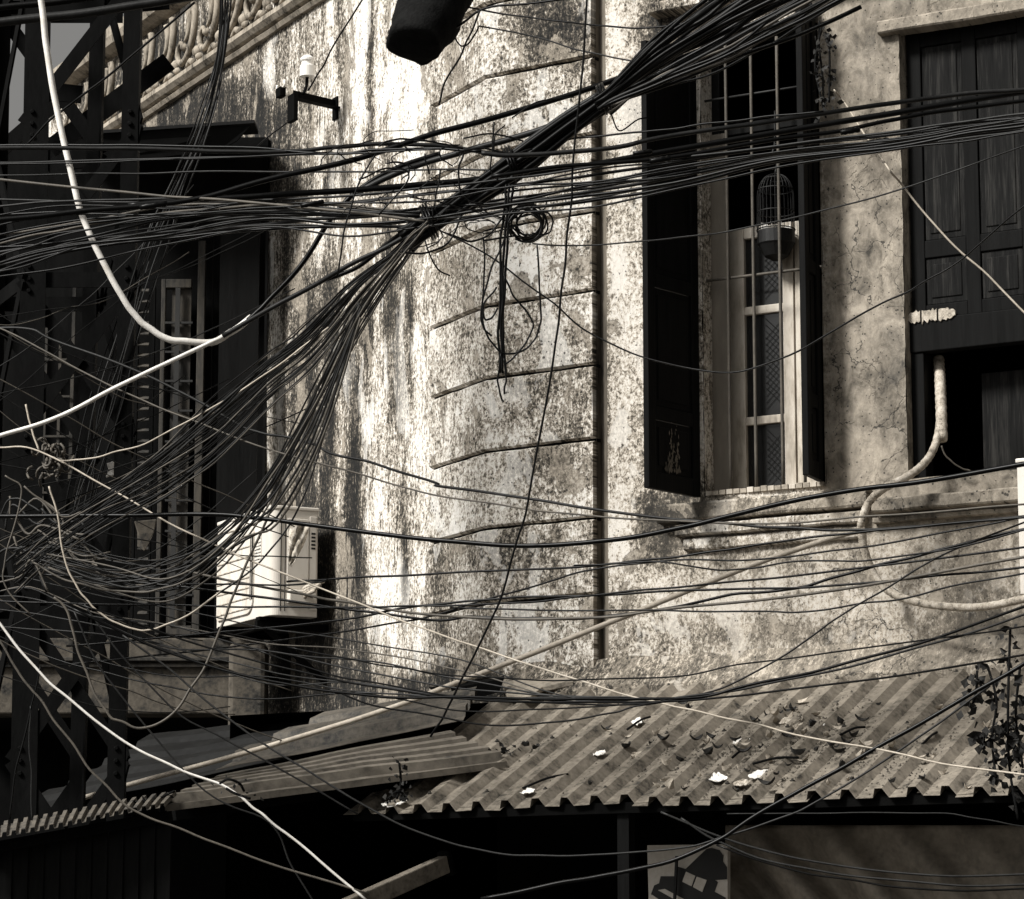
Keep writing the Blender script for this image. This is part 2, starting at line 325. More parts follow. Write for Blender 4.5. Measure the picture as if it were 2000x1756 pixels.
def wall(fac, name, s0, s1, z0, z1, mat, parent, holes=(), step=0.035, amp=0.006, depth=0.22, uoff=0.0, rough_edge=0.0, out=0.0):
    S_ = lines(s0, s1, [h[0] for h in holes] + [h[1] for h in holes], step); Z_ = lines(z0, z1, [h[2] for h in holes] + [h[3] for h in holes], step)
    def inhole(a, b): return any(h[0] - 1e-6 < a < h[1] + 1e-6 and h[2] - 1e-6 < b < h[3] + 1e-6 for h in holes)
    mb = MB(); idx = {}; uvs = []
    def vert(i, j):
        if (i, j) not in idx:
            s, z = S_[i], Z_[j]; p = fac.P(s, z, 0)
            fade = min(1, (s - s0) / 0.08, (s1 - s) / 0.08); fade = max(0, fade)
            e = noise.fractal(p * 1.4, 0.9, 2.0, 4) * amp * 1.4 + noise.noise(p * 9) * amp * 0.35
            ds = dz = 0
            if rough_edge:
                for h in holes:
                    if h[2] - 1e-6 <= z <= h[3] + 1e-6:
                        if abs(s - h[0]) < 1e-5 : ds = -abs(noise.noise(Vector((z * 7, 1, h[0])))) * rough_edge
                        if abs(s - h[1]) < 1e-5 : ds = abs(noise.noise(Vector((z * 7, 5, h[1])))) * rough_edge
            idx[i, j] = len(mb.v); mb.v.append(fac.P(s + ds, z, out + e * fade)); uvs.append((s + uoff, z))
        return idx[i, j]
    for i in range(len(S_) - 1):
        for j in range(len(Z_) - 1):
            if inhole((S_[i] + S_[i + 1]) / 2, (Z_[j] + Z_[j + 1]) / 2): continue
            mb.f.append((vert(i, j), vert(i + 1, j), vert(i + 1, j + 1), vert(i, j + 1)))
    # reveals of the openings and the wall's own thickness at its borders
    for h in holes:
        a, b_, c, d_ = h
        for (p, q) in (((a, c), (a, d_)), ((b_, d_), (b_, c)), ((a, d_), (b_, d_)), ((b_, c), (a, c))):
            n = 14; base = len(mb.v)
            for k in range(n + 1):
                s = p[0] + (q[0] - p[0]) * k / n; z = p[1] + (q[1] - p[1]) * k / n
                mb.v += [fac.P(s, z, out + 0.001), fac.P(s, z, out - depth)]; uvs += [(s + uoff, z), (s + uoff + (depth if p[0] == q[0] else 0), z + (0 if p[0] == q[0] else depth))]
            mb.f += [(base + 2 * k, base + 2 * k + 1, base + 2 * k + 3, base + 2 * k + 2) for k in range(n)]
    o = mb.build(name, mat, parent, smooth=True); finish_wall(o, uvs); return o

# ------------------------------------------------------------------ the house
house = thing('corner_house', 'weathered stucco corner house streaked with black mould, with shuttered windows', 'building', (C955.x, C955.y, 0))
s525 = F1.s(525); ZLOW = F3.z(1500, 1345, .0)
wall(F1, 'wall', -7.5, 0.0, ZLOW, ZTOP, 'plaster', house, step=0.04, amp=0.008)
w2 = -(P1165 - Vector((C955.x, C955.y, P1165.z))).length
wall(F2, 'wall', w2, 0.0, ZLOW, ZTOP, 'plaster_block', house, out=-0.0, uoff=20)
# openings of the window front
A_s0, A_s1 = F3.s(1377, 930), F3.s(1612, 930); A_z0, A_z1 = F3.z(1495, 955), F3.z(1495, 45)
B_s0, B_s1 = F3.s(1765, 500), F3.s(2250, 500); B_z0, B_z1 = F3.z(1775, 935), F3.z(1775, 40)
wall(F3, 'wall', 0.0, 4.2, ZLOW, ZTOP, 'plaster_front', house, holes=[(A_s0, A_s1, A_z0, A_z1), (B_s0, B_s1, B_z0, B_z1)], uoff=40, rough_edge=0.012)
# vertical channel beside the corner strip
ch = MB(); cb = F2.P(0.0, 0, -0.05); ce = F3.P(0.0, 0, -0.012)
for z0, z1 in ((ZLOW, ZTOP),):
    a, b_, c, d_ = F2.P(0, 0, 0), cb, ce, F3.P(0, 0, 0)
    ch.add([p + Vector((0, 0, z)) for z in (z0, z1) for p in (a, b_, c, d_)], [(0, 1, 5, 4), (1, 2, 6, 5), (2, 3, 7, 6)])
ch.build('channel', 'channel_grime', house)
# rusticated courses of the corner strip: each one a block that turns the corner
GR = [12, 155, 303, 450, 601, 742, 884, 1034, 1180]
zs = [F2.z(955, y) for y in GR]; zs = [zs[0] + 0.42] + zs + [F2.z(955, 1330)]
s850 = F1.s(850, 700)
for k in range(len(zs) - 1):
    z1, z0 = zs[k] - 0.0065, zs[k + 1] + 0.0065
    path = [(F1, s850 + (0.0 if k % 2 else 0.006)), (F1, 0), (F2, 0), (F2, w2 * 0 - 0.0)]
    mb = MB(); uvs = []
    n1, n2, nz = 26, 16, 14; PR = 0.036
    cols = [(F1, s850 * (1 - i / n1), i / n1 * 0) for i in range(n1 + 1)] + [(F2, w2 * (1 - i / n2), 0) for i in range(1, n2 + 1)]
    nc = len(cols)
    for j in range(nz + 1):
        z = z0 if j == 0 else z1 if j == nz else z0 + .009 + (z1 - z0 - .018) * (j - 1) / (nz - 2)
        for i, (fc, s, _) in enumerate(cols):
            q = fc.P(s, z); edge = min(j, nz - j)
            wob = noise.noise(q * 7) * 0.004 + noise.noise(q * 23) * 0.002
            o_ = PR - (0.016 + .012 * max(0, noise.noise(q * 12)) if edge == 0 else 0.0) + wob
            zz = z + (noise.noise(Vector((s * 6, z * 3, k))) * 0.005 if j in (0, nz) else 0)
            if fc is F1 and i == n1:
                nn_ = (F1.n + F2.n).normalized(); mb.v.append(F1.P(0, zz) + nn_ * (o_ * 1.03))
            else: mb.v.append(fc.P(s, zz, o_))
            uvs.append(((s if fc is F1 else s - w2) + 60 + k * 3.7, z))
    for j in range(nz):
        for i in range(nc - 1): a = j * nc + i; mb.f.append((a, a + 1, a + nc + 1, a + nc))
    # return faces into the wall
    ring = [i for i in range(nc)] + [j * nc + nc - 1 for j in range(1, nz + 1)] + [nz * nc + i for i in range(nc - 2, -1, -1)] + [j * nc for j in range(nz - 1, 0, -1)]
    base = len(mb.v)
    for r_ in ring:
        i = r_ % nc; fc = cols[i][0]; n_ = (F1.n + F2.n).normalized() if i == n1 else fc.n
        mb.v.append(mb.v[r_] - n_ * 0.05); uvs.append(uvs[r_])
    L = len(ring); mb.f += [(ring[(i + 1) % L], ring[i], base + i, base + (i + 1) % L) for i in range(L)]
    o = mb.build('stucco_block', 'plaster_block', house, smooth=False); finish_wall(o, uvs)
for k in range(1, len(zs) - 1):
    z = zs[k]; mb = MB(); q1 = [F1.P(s850 + .004, z, .006), F1.P(0, z, 0) + (F1.n + F2.n).normalized() * .006, F2.P(-.002, z, .006)]
    for p, q in zip(q1, q1[1:]): mb.prism([p + Vector((0, 0, -.0085)), q + Vector((0, 0, -.0085)), q + Vector((0, 0, .0085)), p + Vector((0, 0, .0085))], -(F1.n + F2.n) * .02)
    mb.build('joint', 'joint', house)
# cornice of the flank: moulding and frieze with scrolls
def profile(fac, s0, s1, prof, name, mat, parent, n=40, z0=0.0):
    mb = MB(); k = len(prof)
    for i in range(n + 1):
        s = s0 + (s1 - s0) * i / n
        for (o_, z) in prof: mb.v.append(fac.P(s, z0 + z + noise.noise(Vector((s * 3, z * 5, 2))) * 0.004, o_ + noise.noise(Vector((s * 5, z * 9, 7))) * 0.005))
    for i in range(n):
        for j in range(k - 1): a = i * k + j; mb.f.append((a, a + k, a + k + 1, a + 1))
    mb.f += [tuple(range(k)), tuple(range(n * k, n * k + k))[::-1]]
    return mb.build(name, mat, parent)
zc = F1.z(445, 108)
profile(F1, -7.4, s850 - 0.05, [(-.02, -.075), (.03, -.07), (.045, -.045), (.03, -.03), (.06, -.02), (.085, .01), (.085, .04), (.05, .055), (.035, .075), (-.02, .08)], 'cornice_moulding', 'ornament', house, 60, zc)
zf = zc + 0.60
profile(F1, -7.4, s850 - 0.05, [(-.02, -.04), (.04, -.03), (.10, .0), (.12, .05), (.12, .12), (-.3, .16)], 'cornice_cap', 'ornament', house, 40, zf)
def scroll(s):
    mb = MB(); fr = lambda a, z, o_: F1.P(s + a, zc + z, o_)
    J = [(.17, .52), (.19, .44), (.17, .33), (.12, .24), (.04, .17), (-.05, .15), (-.11, .19), (-.12, .26), (-.07, .30), (-.03, .26)]
    mb.tube(catmull([fr(a, z, .016) for a, z in J], 4), lambda t: .030 * (1 - .45 * t), 7)
    J2 = [(.06, .50), (.075, .42), (.05, .34), (-.01, .30)]
    mb.tube(catmull([fr(a, z, .008) for a, z in J2], 4), lambda t: .035 * (1 - .6 * t), 6)
    J3 = [(.16, .10), (.09, .13), (.02, .10)]
    mb.tube(catmull([fr(a, z, .008) for a, z in J3], 3), lambda t: .03 * (1 - .5 * t), 6)
    for a, z, r in ((.20, .17, .045), (-.03, .26, .03), (.25, .12, .03)):
        f = Frame(fr(a, z, .0), F1.d, F1.n.cross(F1.d), F1.n)
        mb.lathe(f, [(r, -.02), (r, .005), (r * .8, .022), (r * .4, .034), (.002, .038)], 9)
    return mb.build('scroll_ornament', 'ornament', house, smooth=True)
s_ = -6.9
while s_ < F1.s(640, 60): scroll(s_); s_ += 0.40
# rooms behind the windows; near-black shop walls stand in for shade below the roof
rm = MB(); a = F3.P(0.2, 0, -.23); fr = Frame((a.x, a.y, 0), F3.d, -F3.n, (0, 0, 1))
def room(fr, x0, x1, y0, y1, z0, z1):
    c = [fr.P(x, y, z) for z in (z0, z1) for y in (y0, y1) for x in (x0, x1)]
    return MB().add(c, [(0, 1, 3, 2), (4, 6, 7, 5), (2, 3, 7, 6), (0, 2, 6, 4), (1, 5, 7, 3)])
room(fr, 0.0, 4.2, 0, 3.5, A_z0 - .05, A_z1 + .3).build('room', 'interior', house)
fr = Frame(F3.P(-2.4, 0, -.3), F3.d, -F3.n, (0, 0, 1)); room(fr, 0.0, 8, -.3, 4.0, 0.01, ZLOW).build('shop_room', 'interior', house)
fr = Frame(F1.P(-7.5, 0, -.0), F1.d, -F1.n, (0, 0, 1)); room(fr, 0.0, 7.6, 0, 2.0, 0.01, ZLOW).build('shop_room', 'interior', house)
MB().prism([F1.P(-7.5, ZTOP - .1, -.02), F1.P(0, ZTOP - .1, -.02), F2.P(0, ZTOP - .1, -.02), F3.P(4.2, ZTOP - .1, -.02), F3.P(4.2, ZTOP - .1, -6), F1.P(-7.5, ZTOP - .1, -6)], (0, 0, .08)).build('roof_slab', 'mortar', house)

def F3box(mb, s0, s1, o0, o1, z0, z1): return mb.box(Frame(F3.P(0, 0, 0), F3.d, F3.n, (0, 0, 1)), s0, s1, o0, o1, z0, z1)
# --- window with bars and a bird cage
fw = MB()
for (s0, s1, z0, z1) in ((A_s0 + .002, A_s0 + .05, A_z0, A_z1), (A_s1 - .05, A_s1 - .002, A_z0, A_z1), (A_s0 + .05, A_s1 - .05, A_z1 - .06, A_z1 - .002)): F3box(fw, s0, s1, -.20, -.12, z0, z1)
zt = F3.z(1495, 262, -.2)
F3box(fw, A_s0 + .05, A_s1 - .05, -.19, -.13, zt, zt + .06)
win = fw.build('window', 'old_wood', house, bevel=.004)
def pxs(x, o_): return F3.s(x, 700, o_)
# pale jamb board on the hinge side
mb = MB(); F3box(mb, pxs(1377, -.10), pxs(1421, -.10), -.13, -.10, A_z0, F3.z(1400, 262, -.1)); mb.build('jamb_board', 'paint_grey', win, bevel=.003)
# inner half-height casement, cream paint, three panes
zc0, zc1 = A_z0 + .005, F3.z(1495, 440, -.22); IN0, IN1 = -.26, -.22
xs = [pxs(x, -.22) for x in (1415, 1455, 1531, 1578)]
zr = [F3.z(1490, y, -.22) for y in (612, 596, 828, 812)]
mb = MB(); F3box(mb, xs[0], xs[1], IN0, IN1, zc0, zc1); F3box(mb, xs[1], xs[2], IN0, IN1, zc1 - .06, zc1)
F3box(mb, xs[1], xs[2], IN0, IN1, zr[0], zr[1]); F3box(mb, xs[1], xs[2], IN0, IN1, zr[2], zr[3])
mb.build('casement', 'paint_cream', win, bevel=.004)
mb = MB(); xm = pxs(1551, -.2); F3box(mb, xs[2] + .002, xm - .004, IN0, IN1 + .01, zc0, zc1); mb.build('casement_stile', 'paint_cream', win, bevel=.003)
mb = MB(); F3box(mb, xm + .004, xs[3] + .05, IN0, IN1 + .006, zc0, zc1); mb.build('casement_stile', 'paint_cream', win, bevel=.003)
for za, zb in ((zr[1], zc1 - .06), (zr[3], zr[0]), (zc0, zr[2])):
    mb = MB(); F3box(mb, xs[1] + .001, xs[2] - .001, IN0 + .01, IN0 + .016, za, zb); mb.build('pane', 'glass_dark', win)
    # diamond wire netting behind each pane
    mb = MB(); n_ = 7; w_ = (xs[2] - xs[1]) * .5
    for k in range(-8, 26):
        z = za + k * .034
        for sg in (1, -1):
            z_0, z_1 = (z, z + w_ * 1.0) if sg > 0 else (z + w_ * 1.0, z)
            if min(z_0, z_1) > za and max(z_0, z_1) < zb: mb.tube([F3.P(xs[2] - w_, z_0, IN0 + .022), F3.P(xs[2], z_1, IN0 + .022)], .0016, 4)
    if mb.v: mb.build('netting', 'iron', win)
for x in (1424, 1474, 1526, 1569):
    s0 = F3.s(x, 700, -.03); zA = A_z0; zB = F3.z(x, 70, -.03)
    MB().tube([F3.P(s0 + noise.noise(Vector((x, i, 0))) * .003, zA + (zB - zA) * i / 16, -.03) for i in range(17)], .0085, 8).build('bar', 'rust_bar', win, smooth=True)
for y in (535, ):
    z = F3.z(1480, y, -.03); MB().tube([F3.P(A_s0 - .0, z, -.045), F3.P(A_s1, z, -.045)], .008, 8).build('bar', 'rust_bar', win, smooth=True)
z = F3.z(1480, 180, -.03); MB().tube([F3.P(A_s0, z, -.045), F3.P(A_s1, z, -.045)], .007, 8).build('bar', 'iron', win, smooth=True)
# tile edge on the sill
ns = 17
for k in range(ns):
    a = A_s0 + .005 + (A_s1 - A_s0 - .01) * k / ns; b_ = A_s0 + .005 + (A_s1 - A_s0 - .01) * (k + 1) / ns
    mb = MB(); F3box(mb, a + .002, b_ - .002, -.10, .012 + random.uniform(-.003, .003), A_z0 - .012, A_z0 + .014 + random.uniform(-.003, .003)); mb.build('tile', 'mortar' if k % 3 else 'paint_cream', win, bevel=.002)
# bird cage hanging in the window
def px3(x, y, o_): return F3.hit(x, y, o_)
cb = px3(1516, 470, -.125); cage = thing('bird_cage', 'dark round bird cage with a pale-rimmed bowl base hanging behind the window bars', 'bird cage', (cb.x, cb.y, px3(1516, 508, -.125).z))
kx = (px3(1560, 470, -.125) - px3(1476, 470, -.125)).length * .40
fr = Frame(cb, (1, 0, 0), (0, 1, 0), (0, 0, 1))
MB().lathe(fr, [(kx * .25, -.105), (kx * .62, -.085), (kx * .92, -.03), (kx, -.02), (kx, .045), (kx * .97, .05), (kx * .95, .02), (.01, .01)], 28).build('base', 'iron', cage, smooth=False)
for zz, rr in ((.055, kx), (.15, kx * .97), (.27, kx * .93), (.33, kx * .60)):
    MB().tube([fr.P(rr * math.cos(a * math.pi / 14), rr * math.sin(a * math.pi / 14), zz) for a in range(29)], .004, 5).build('hoop', 'iron', cage, smooth=True)
for k in range(26):
    a = k * 2 * math.pi / 26; q = lambda r, z: fr.P(r * math.cos(a), r * math.sin(a), z)
    MB().tube(catmull([q(kx, .05), q(kx * .97, .15), q(kx * .93, .27), q(kx * .6, .335), q(.01, .36)], 3), .0018, 4).build('cage_wire', 'iron', cage, smooth=True)
MB().tube(catmull([fr.P(0, 0, .36), fr.P(.01, 0, .42), fr.P(-.012, 0, .47), fr.P(.0, 0, .52), fr.P(.004, 0, .70)], 5), .006, 6).build('hook', 'iron', cage, smooth=True)
mb = MB()
for k in range(9): 
    a = random.uniform(0, 6.28); f2 = Frame(fr.P(kx * .6 * math.cos(a), kx * .6 * math.sin(a), .055 + random.uniform(0, .02)), (math.cos(a), math.sin(a), .3), (0, .3, 1), (-.3, .1, 1)); mb.box(f2, -.018, .018, -.012, .012, -.008, .008)
mb.build('feed_scraps', 'paper', cage)
# --- shutters
def shutter(o, X, Yv, w, h, rails, mat, pmat, parent, th=.035, cols=1, stile=.06):
    fr = Frame(o, X, Yv, (0, 0, 1)); mb = MB()
    xs = [0, stile]; cw = (w - stile * (cols + 1)) / cols
    for c in range(cols + 1): mb.box(fr, c * (cw + stile), c * (cw + stile) + stile, 0, th, 0, h)
    for c in range(cols):
        for z, hh in rails: mb.box(fr, c * (cw + stile) + stile, (c + 1) * (cw + stile), .002, th - .002, z, z + hh)
    sh = mb.build('shutter', mat, parent, bevel=.004)
    rs = sorted(rails)
    for c in range(cols):
        for (za, ha), (zb, _) in zip(rs, rs[1:]):
            x0 = c * (cw + stile) + stile; m2 = MB(); m2.box(fr, x0 + .002, x0 + cw - .002, .012, th - .012, za + ha + .002, zb - .002)
            m2.box(fr, x0 + .03, x0 + cw - .03, .006, th - .006, za + ha + .035, zb - .035); m2.build('panel', pmat, sh, bevel=.004)
    return sh
# open leaf left of the barred window: hinged at the opening, swung out past square
hz = A_z1 - A_z0 - .22; hp = F3.P(A_s0 - .01, A_z0 - .02, .03)
near = at(1268, 951, hp.y - .33); vec = Vector((near.x - hp.x, near.y - hp.y, 0))
near_ang = vec.normalized(); shw = .42
shutter(hp, near_ang, near_ang.cross(Vector((0, 0, 1))), vec.length, hz + .1, [(0, .09), (.36, .07), (1.05, .07), (hz + .02, .08)], 'black_wood', 'black_wood', house)
hp2 = F3.P(A_s1 + .0, A_z0 + .01, .02); fv = (F3.n * .98 + F3.d * .10).normalized()
shutter(hp2, fv, fv.cross(Vector((0, 0, 1))), .23, hz + .25, [(0, .09), (.36, .07), (1.05, .07), (hz + .15, .08)], 'black_wood', 'black_wood', house)
mb = MB(); rf = random.Random(31); fy = near_ang.cross(Vector((0, 0, 1)))
for k in range(70):
    v = rf.random() ** 2.0; u = .32 + .30 * rf.random() * (1 - .5 * v) + .1 * v; p = hp + near_ang * (vec.length * (1 - u)) + Vector((0, 0, .11 + .26 * v)) 
    sgn = 1 if (p - CAMP).dot(fy) < 0 else -1; p = p + fy * (.031 if sgn > 0 else .004)
    a, c = rf.uniform(.003, .012) * (1 - .6 * v), rf.uniform(.004, .022) * (1 - .6 * v); mb.prism([p - near_ang * a, p - Vector((0, 0, c)), p + near_ang * a * .7, p + Vector((0, 0, c * 1.2))], fy * sgn * .0012)
fl = mb.build('paint_flecks', 'channel_grime', house); tag(fl, 'pale worn paint flecks at the foot of the open shutter', kind='stuff')
# --- big closed shutter over the right-hand opening, with an open lower part
bz_mid = F3.z(1780, 692, -.08); bz_b1 = F3.z(1780, 628, -.08)
mb = MB(); F3box(mb, B_s0 - .0 + .002, B_s1 - .002, -.13, -.05, bz_mid, bz_b1); mb.build('transom', 'old_wood', house, bevel=.005)
shutter(F3.P(B_s0 + .01, bz_b1 + .002, -.07), F3.d, -F3.n, B_s1 - B_s0 - .02, B_z1 - bz_b1 - .004, [(0, .07), (F3.z(1850, 500, -.07) - bz_b1, .09), (B_z1 - bz_b1 - .13, .12)], 'old_wood', 'worn_panel', house, cols=4, stile=.075)
mb = MB(); F3box(mb, B_s0 + .002, B_s0 + .07, -.16, -.06, B_z0, bz_mid - .002); mb.build('post', 'old_wood', house, bevel=.004)
mb = MB(); sx = F3.s(1918, 800, -.25); F3box(mb, sx, sx + .7, -.29, -.25, B_z0, bz_mid - .10); mb.build('lower_board', 'worn_panel', house, bevel=.004)
# pale chipped strip of old paint on the rail
mb = MB(); a = F3.uv(1772, 622, -.045)
sa, sb = F3.s(1772, 620, -.045), F3.s(1866, 620, -.045)
N_ = 26; top = []; bot = []
for k in range(N_ + 1):
    x0 = sa + (sb - sa) * k / N_; e_ = min(1, k / 3, (N_ - k) / 3)
    top.append(F3.P(x0, a[1] + (.030 + .018 * noise.noise(Vector((k * .9, 2, 0)))) * (.4 + .6 * e_), -.042)); bot.append(F3.P(x0, a[1] - (.026 + .022 * noise.noise(Vector((k * 1.3, 9, 0)))) * (.3 + .7 * e_), -.042))
for k in range(N_):
    if k in (7, 16): continue
    mb.prism([bot[k], bot[k + 1], top[k + 1], top[k]], F3.n * -.010)
mb.build('chipped_strip', 'conduit', house)
# --- sills and heads
def F3slab(name, x0, x1, y0, y1, out, mat, yx, bev=.008, o0=-.03):
    z1_, z0_ = F3.z(yx, y0, out), F3.z(yx, y1, out); a, b_ = F3.s(x0, (y0 + y1) / 2, out), F3.s(x1, (y0 + y1) / 2, out)
    mb = MB(); n = 26; 
    prof = [(o0, z0_), (out, z0_), (out, z1_), (o0, z1_)]
    uvs = []
    for i in range(n + 1):
        s = a + (b_ - a) * i / n
        for k in range(11):
            # front face points bottom to top, then back
            z = z0_ + (z1_ - z0_) * min(k, 9) / 9 if 0 < k < 10 else (z0_ if k == 0 else z1_)
            o_ = out + noise.noise(F3.P(s, z) * 11) * .008 if 0 < k < 10 else o0
            if k in (1, 9): o_ -= .007
            mb.v.append(F3.P(s, z + noise.noise(F3.P(s, z) * 8) * .005, o_)); uvs.append((s + 90, z))
    for i in range(n):
        for k in range(10): q = i * 11 + k; mb.f.append((q, q + 11, q + 12, q + 1))
    mb.f += [tuple(range(11)), tuple(range(n * 11, n * 11 + 11))[::-1]]
    o = mb.build(name, mat, house, smooth=False); finish_wall(o, uvs); return o
F3slab('sill', 1282, 1692, 968, 1008, .075, 'plaster_mossy', 1500)
F3slab('sill_moulding', 1318, 1686, 1011, 1036, .055, 'plaster_block', 1500)
F3slab('sill_moulding', 1335, 1683, 1040, 1066, .03, 'plaster_block', 1500)
F3slab('sill', 1702, 2140, 962, 992, .10, 'plaster_block', 1850)
F3slab('sill_moulding', 1704, 2130, 1000, 1012, .045, 'plaster_mossy', 1850)
F3slab('lintel', 1712, 2300, 18, 47, .05, 'plaster_mossy', 1850)
F3slab('lintel', 1266, 1700, -8, 16, .10, 'plaster_block', 1340)
# sloping mortar fillet where the roof meets the wall
RUN = 1.55
zt0, zt1 = F3.z(1500, 1322, .10), F3.z(1500, 1268, .0)
mb = MB(); n = 60; uvs = []
sL, sR = F3.s(985, 1340, .1), 4.2
for i in range(n + 1):
    s = sL + (sR - sL) * i / n; w_ = noise.noise(Vector((s * 4, 0, 0)))
    for (o_, z) in ((-.15, zt1 + .02), (.005, zt1 + w_ * .018), (.035, zt1 - .05 + w_ * .01), (.08, (zt0 + zt1) / 2 - .02), (.15 + .012 * noise.noise(Vector((s * 9, 3, 0))), zt0 - .01 + w_ * .014), (.15, zt0 - .06)):
        mb.v.append(F3.P(s, z + noise.noise(Vector((s * 14, z * 14, 1))) * .006, o_)); uvs.append((s + 80, z))
for i in range(n):
    for j in range(5): a = i * 6 + j; mb.f.append((a, a + 1, a + 7, a + 6))
o = mb.build('mortar_fillet', 'plaster_mossy', house, smooth=False); finish_wall(o, uvs)

# ------------------------------------------------------------------ frontal bay on the left with balcony and closed door leaves
YB = 18.7
def bx(mb, x0, x1, y0, y1, Y, th): 
    """frontal slab between photo pixels at depth Y, th deep (away from the viewer)"""
    p, q = at(x0, y1, Y), at(x1, y0, Y); return mb.box(WORLD, p.x, q.x, Y, Y + th, p.z, q.z)
p0 = at(240, 1240, YB); bay = thing('timber_bay', 'dark timber bay with grilled doors and a plastered balcony front behind the lattice mast', 'building', (p0.x, YB, 0))
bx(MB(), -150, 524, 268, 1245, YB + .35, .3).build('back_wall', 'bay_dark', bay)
bx(MB(), -150, 500, 1246, 1394, YB - .15, .3).build('balcony_front', 'bay_wall', bay, bevel=.01)
for y0, y1, d in ((1283, 1291, .05), (1296, 1303, .03)): bx(MB(), -150, 450, y0, y1, YB - .15 - d, d).build('ledge', 'bay_grey', bay, bevel=.005)
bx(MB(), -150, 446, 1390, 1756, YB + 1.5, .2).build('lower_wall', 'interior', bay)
p, q = at(-150, 1396, YB), at(500, 1390, YB); MB().box(WORLD, p.x, q.x, YB - .1, YB + 1.5, p.z - .0, p.z + .03).build('balcony_floor', 'interior', bay)
leaf = bx(bx(bx(bx(MB(), 302, 324, 545, 1240, YB + .2, .06), 374, 402, 470, 1240, YB + .2, .06), 324, 374, 545, 562, YB + .2, .06), 324, 374, 1222, 1240, YB + .2, .06).build('door_leaf', 'bay_grey', bay, bevel=.004)
bx(MB(), 324, 374, 562, 1222, YB + .23, .02).build('panel', 'bay_grey', leaf)
for y in (628, 685, 742, 800, 860, 918, 975, 1035, 1095, 1160): bx(MB(), 322, 376, y, y + 4, YB + .195, .02).build('bar', 'ink', leaf)
bx(MB(), 340, 343, 562, 1222, YB + .19, .012).build('bar', 'ink', leaf)
lf = bx(bx(bx(MB(), 404, 418, 415, 1240, YB + .02, .05), 508, 524, 420, 1240, YB + .02, .05), 418, 508, 1226, 1240, YB + .02, .05).build('shutter', 'black_wood', bay, bevel=.004)
bx(MB(), 418, 508, 418, 1226, YB + .035, .03).build('panel', 'black_wood', lf)
lv = bx(bx(MB(), 258, 268, 560, 1240, YB + .2, .05), 290, 300, 560, 1240, YB + .2, .05).build('louvre_leaf', 'bay_dark', bay)
y = 570
while y < 1235:
    p, q = at(268, y, YB + .2), at(290, y, YB + .2); fr = Frame((p.x, YB + .2, p.z), (1, 0, 0), (0, 1, .7), (0, -.7, 1)); MB().box(fr, 0, q.x - p.x, 0, .04, -.004, .004).build('slat', 'bay_grey', lv); y += 21
g = bx(bx(MB(), 60, 64, 600, 1060, YB + .28, .02), 136, 142, 560, 1060, YB + .28, .02).build('window_grille', 'bay_grey', bay)
for x in (84, 112): bx(MB(), x, x + 4, 640, 1010, YB + .27, .015).build('bar', 'bay_grey', g)
for y in (700, 772, 850, 960): bx(MB(), 64, 136, y, y + 4, YB + .26, .012).build('bar', 'bay_grey', g)
mb = MB(); pa = at(255, 262, YB - .2); pb = at(497, 241, YB - .55); pc = at(478, 272, YB + .3); pd = at(255, 300, YB + .3)
mb.prism([at(140, 264, YB - .35), at(497, 240, YB - .45), at(505, 262, YB + .3), at(140, 285, YB + .3)], (0, 0, .02)); mb.build('awning', 'sheet_dark', bay)
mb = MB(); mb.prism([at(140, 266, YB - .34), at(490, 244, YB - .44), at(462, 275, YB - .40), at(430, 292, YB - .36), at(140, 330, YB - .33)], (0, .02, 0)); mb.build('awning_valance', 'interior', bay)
# buttress and hanging basin under the air conditioner
bt = MB(); 
for (x0, x1, y0, y1) in ((444, 520, 1255, 1480),): bx(bt, x0, x1, y0, 1440, YB - .28, .25)
bt.build('buttress', 'bay_wall', bay, bevel=.03)

# ------------------------------------------------------------------ lattice mast
mast_loc = at(150, 1300, 15.0); mast = thing('lattice_mast', 'dark steel lattice mast of riveted angle bars carrying the wires', 'mast', (mast_loc.x, 15.0, 0))
def legpt(i, z):
    """i: 0 front left, 1 front right, 2 back right, 3 back left; slight taper"""
    zt = at(75, 0, 14.6).z
    k = (z - 0) / zt
    base = [(-.06 * (1 - k), 0), (0, 0)]
    xl0 = at(22, 1756, 14.6).x; xl1 = at(50, 0, 14.6).x; fl = xl0 + (xl1 - xl0) * k; frx = at(258, 800, 14.6).x
    if i == 0: return Vector((fl, 14.6, z))
    if i == 1: return Vector((frx, 14.6, z))
    b0 = at(182, 800, 15.15).x; 
    if i == 2: return Vector((b0 + .02 * k, 15.15, z))
    return Vector((fl - (frx - b0) + .02, 15.15, z))
ZM = 8.6
dirs = [((1, 0, 0), (0, 1, 0)), ((-1, 0, 0), (0, 1, 0)), ((-1, 0, 0), (0, -1, 0)), ((1, 0, 0), (0, -1, 0))]
for i in range(4): MB().angle(legpt(i, 0), legpt(i, ZM), .125 if i == 0 else .082, .010, *dirs[i]).build('leg', 'steel_dark', mast)
z = 0.25; k = 0
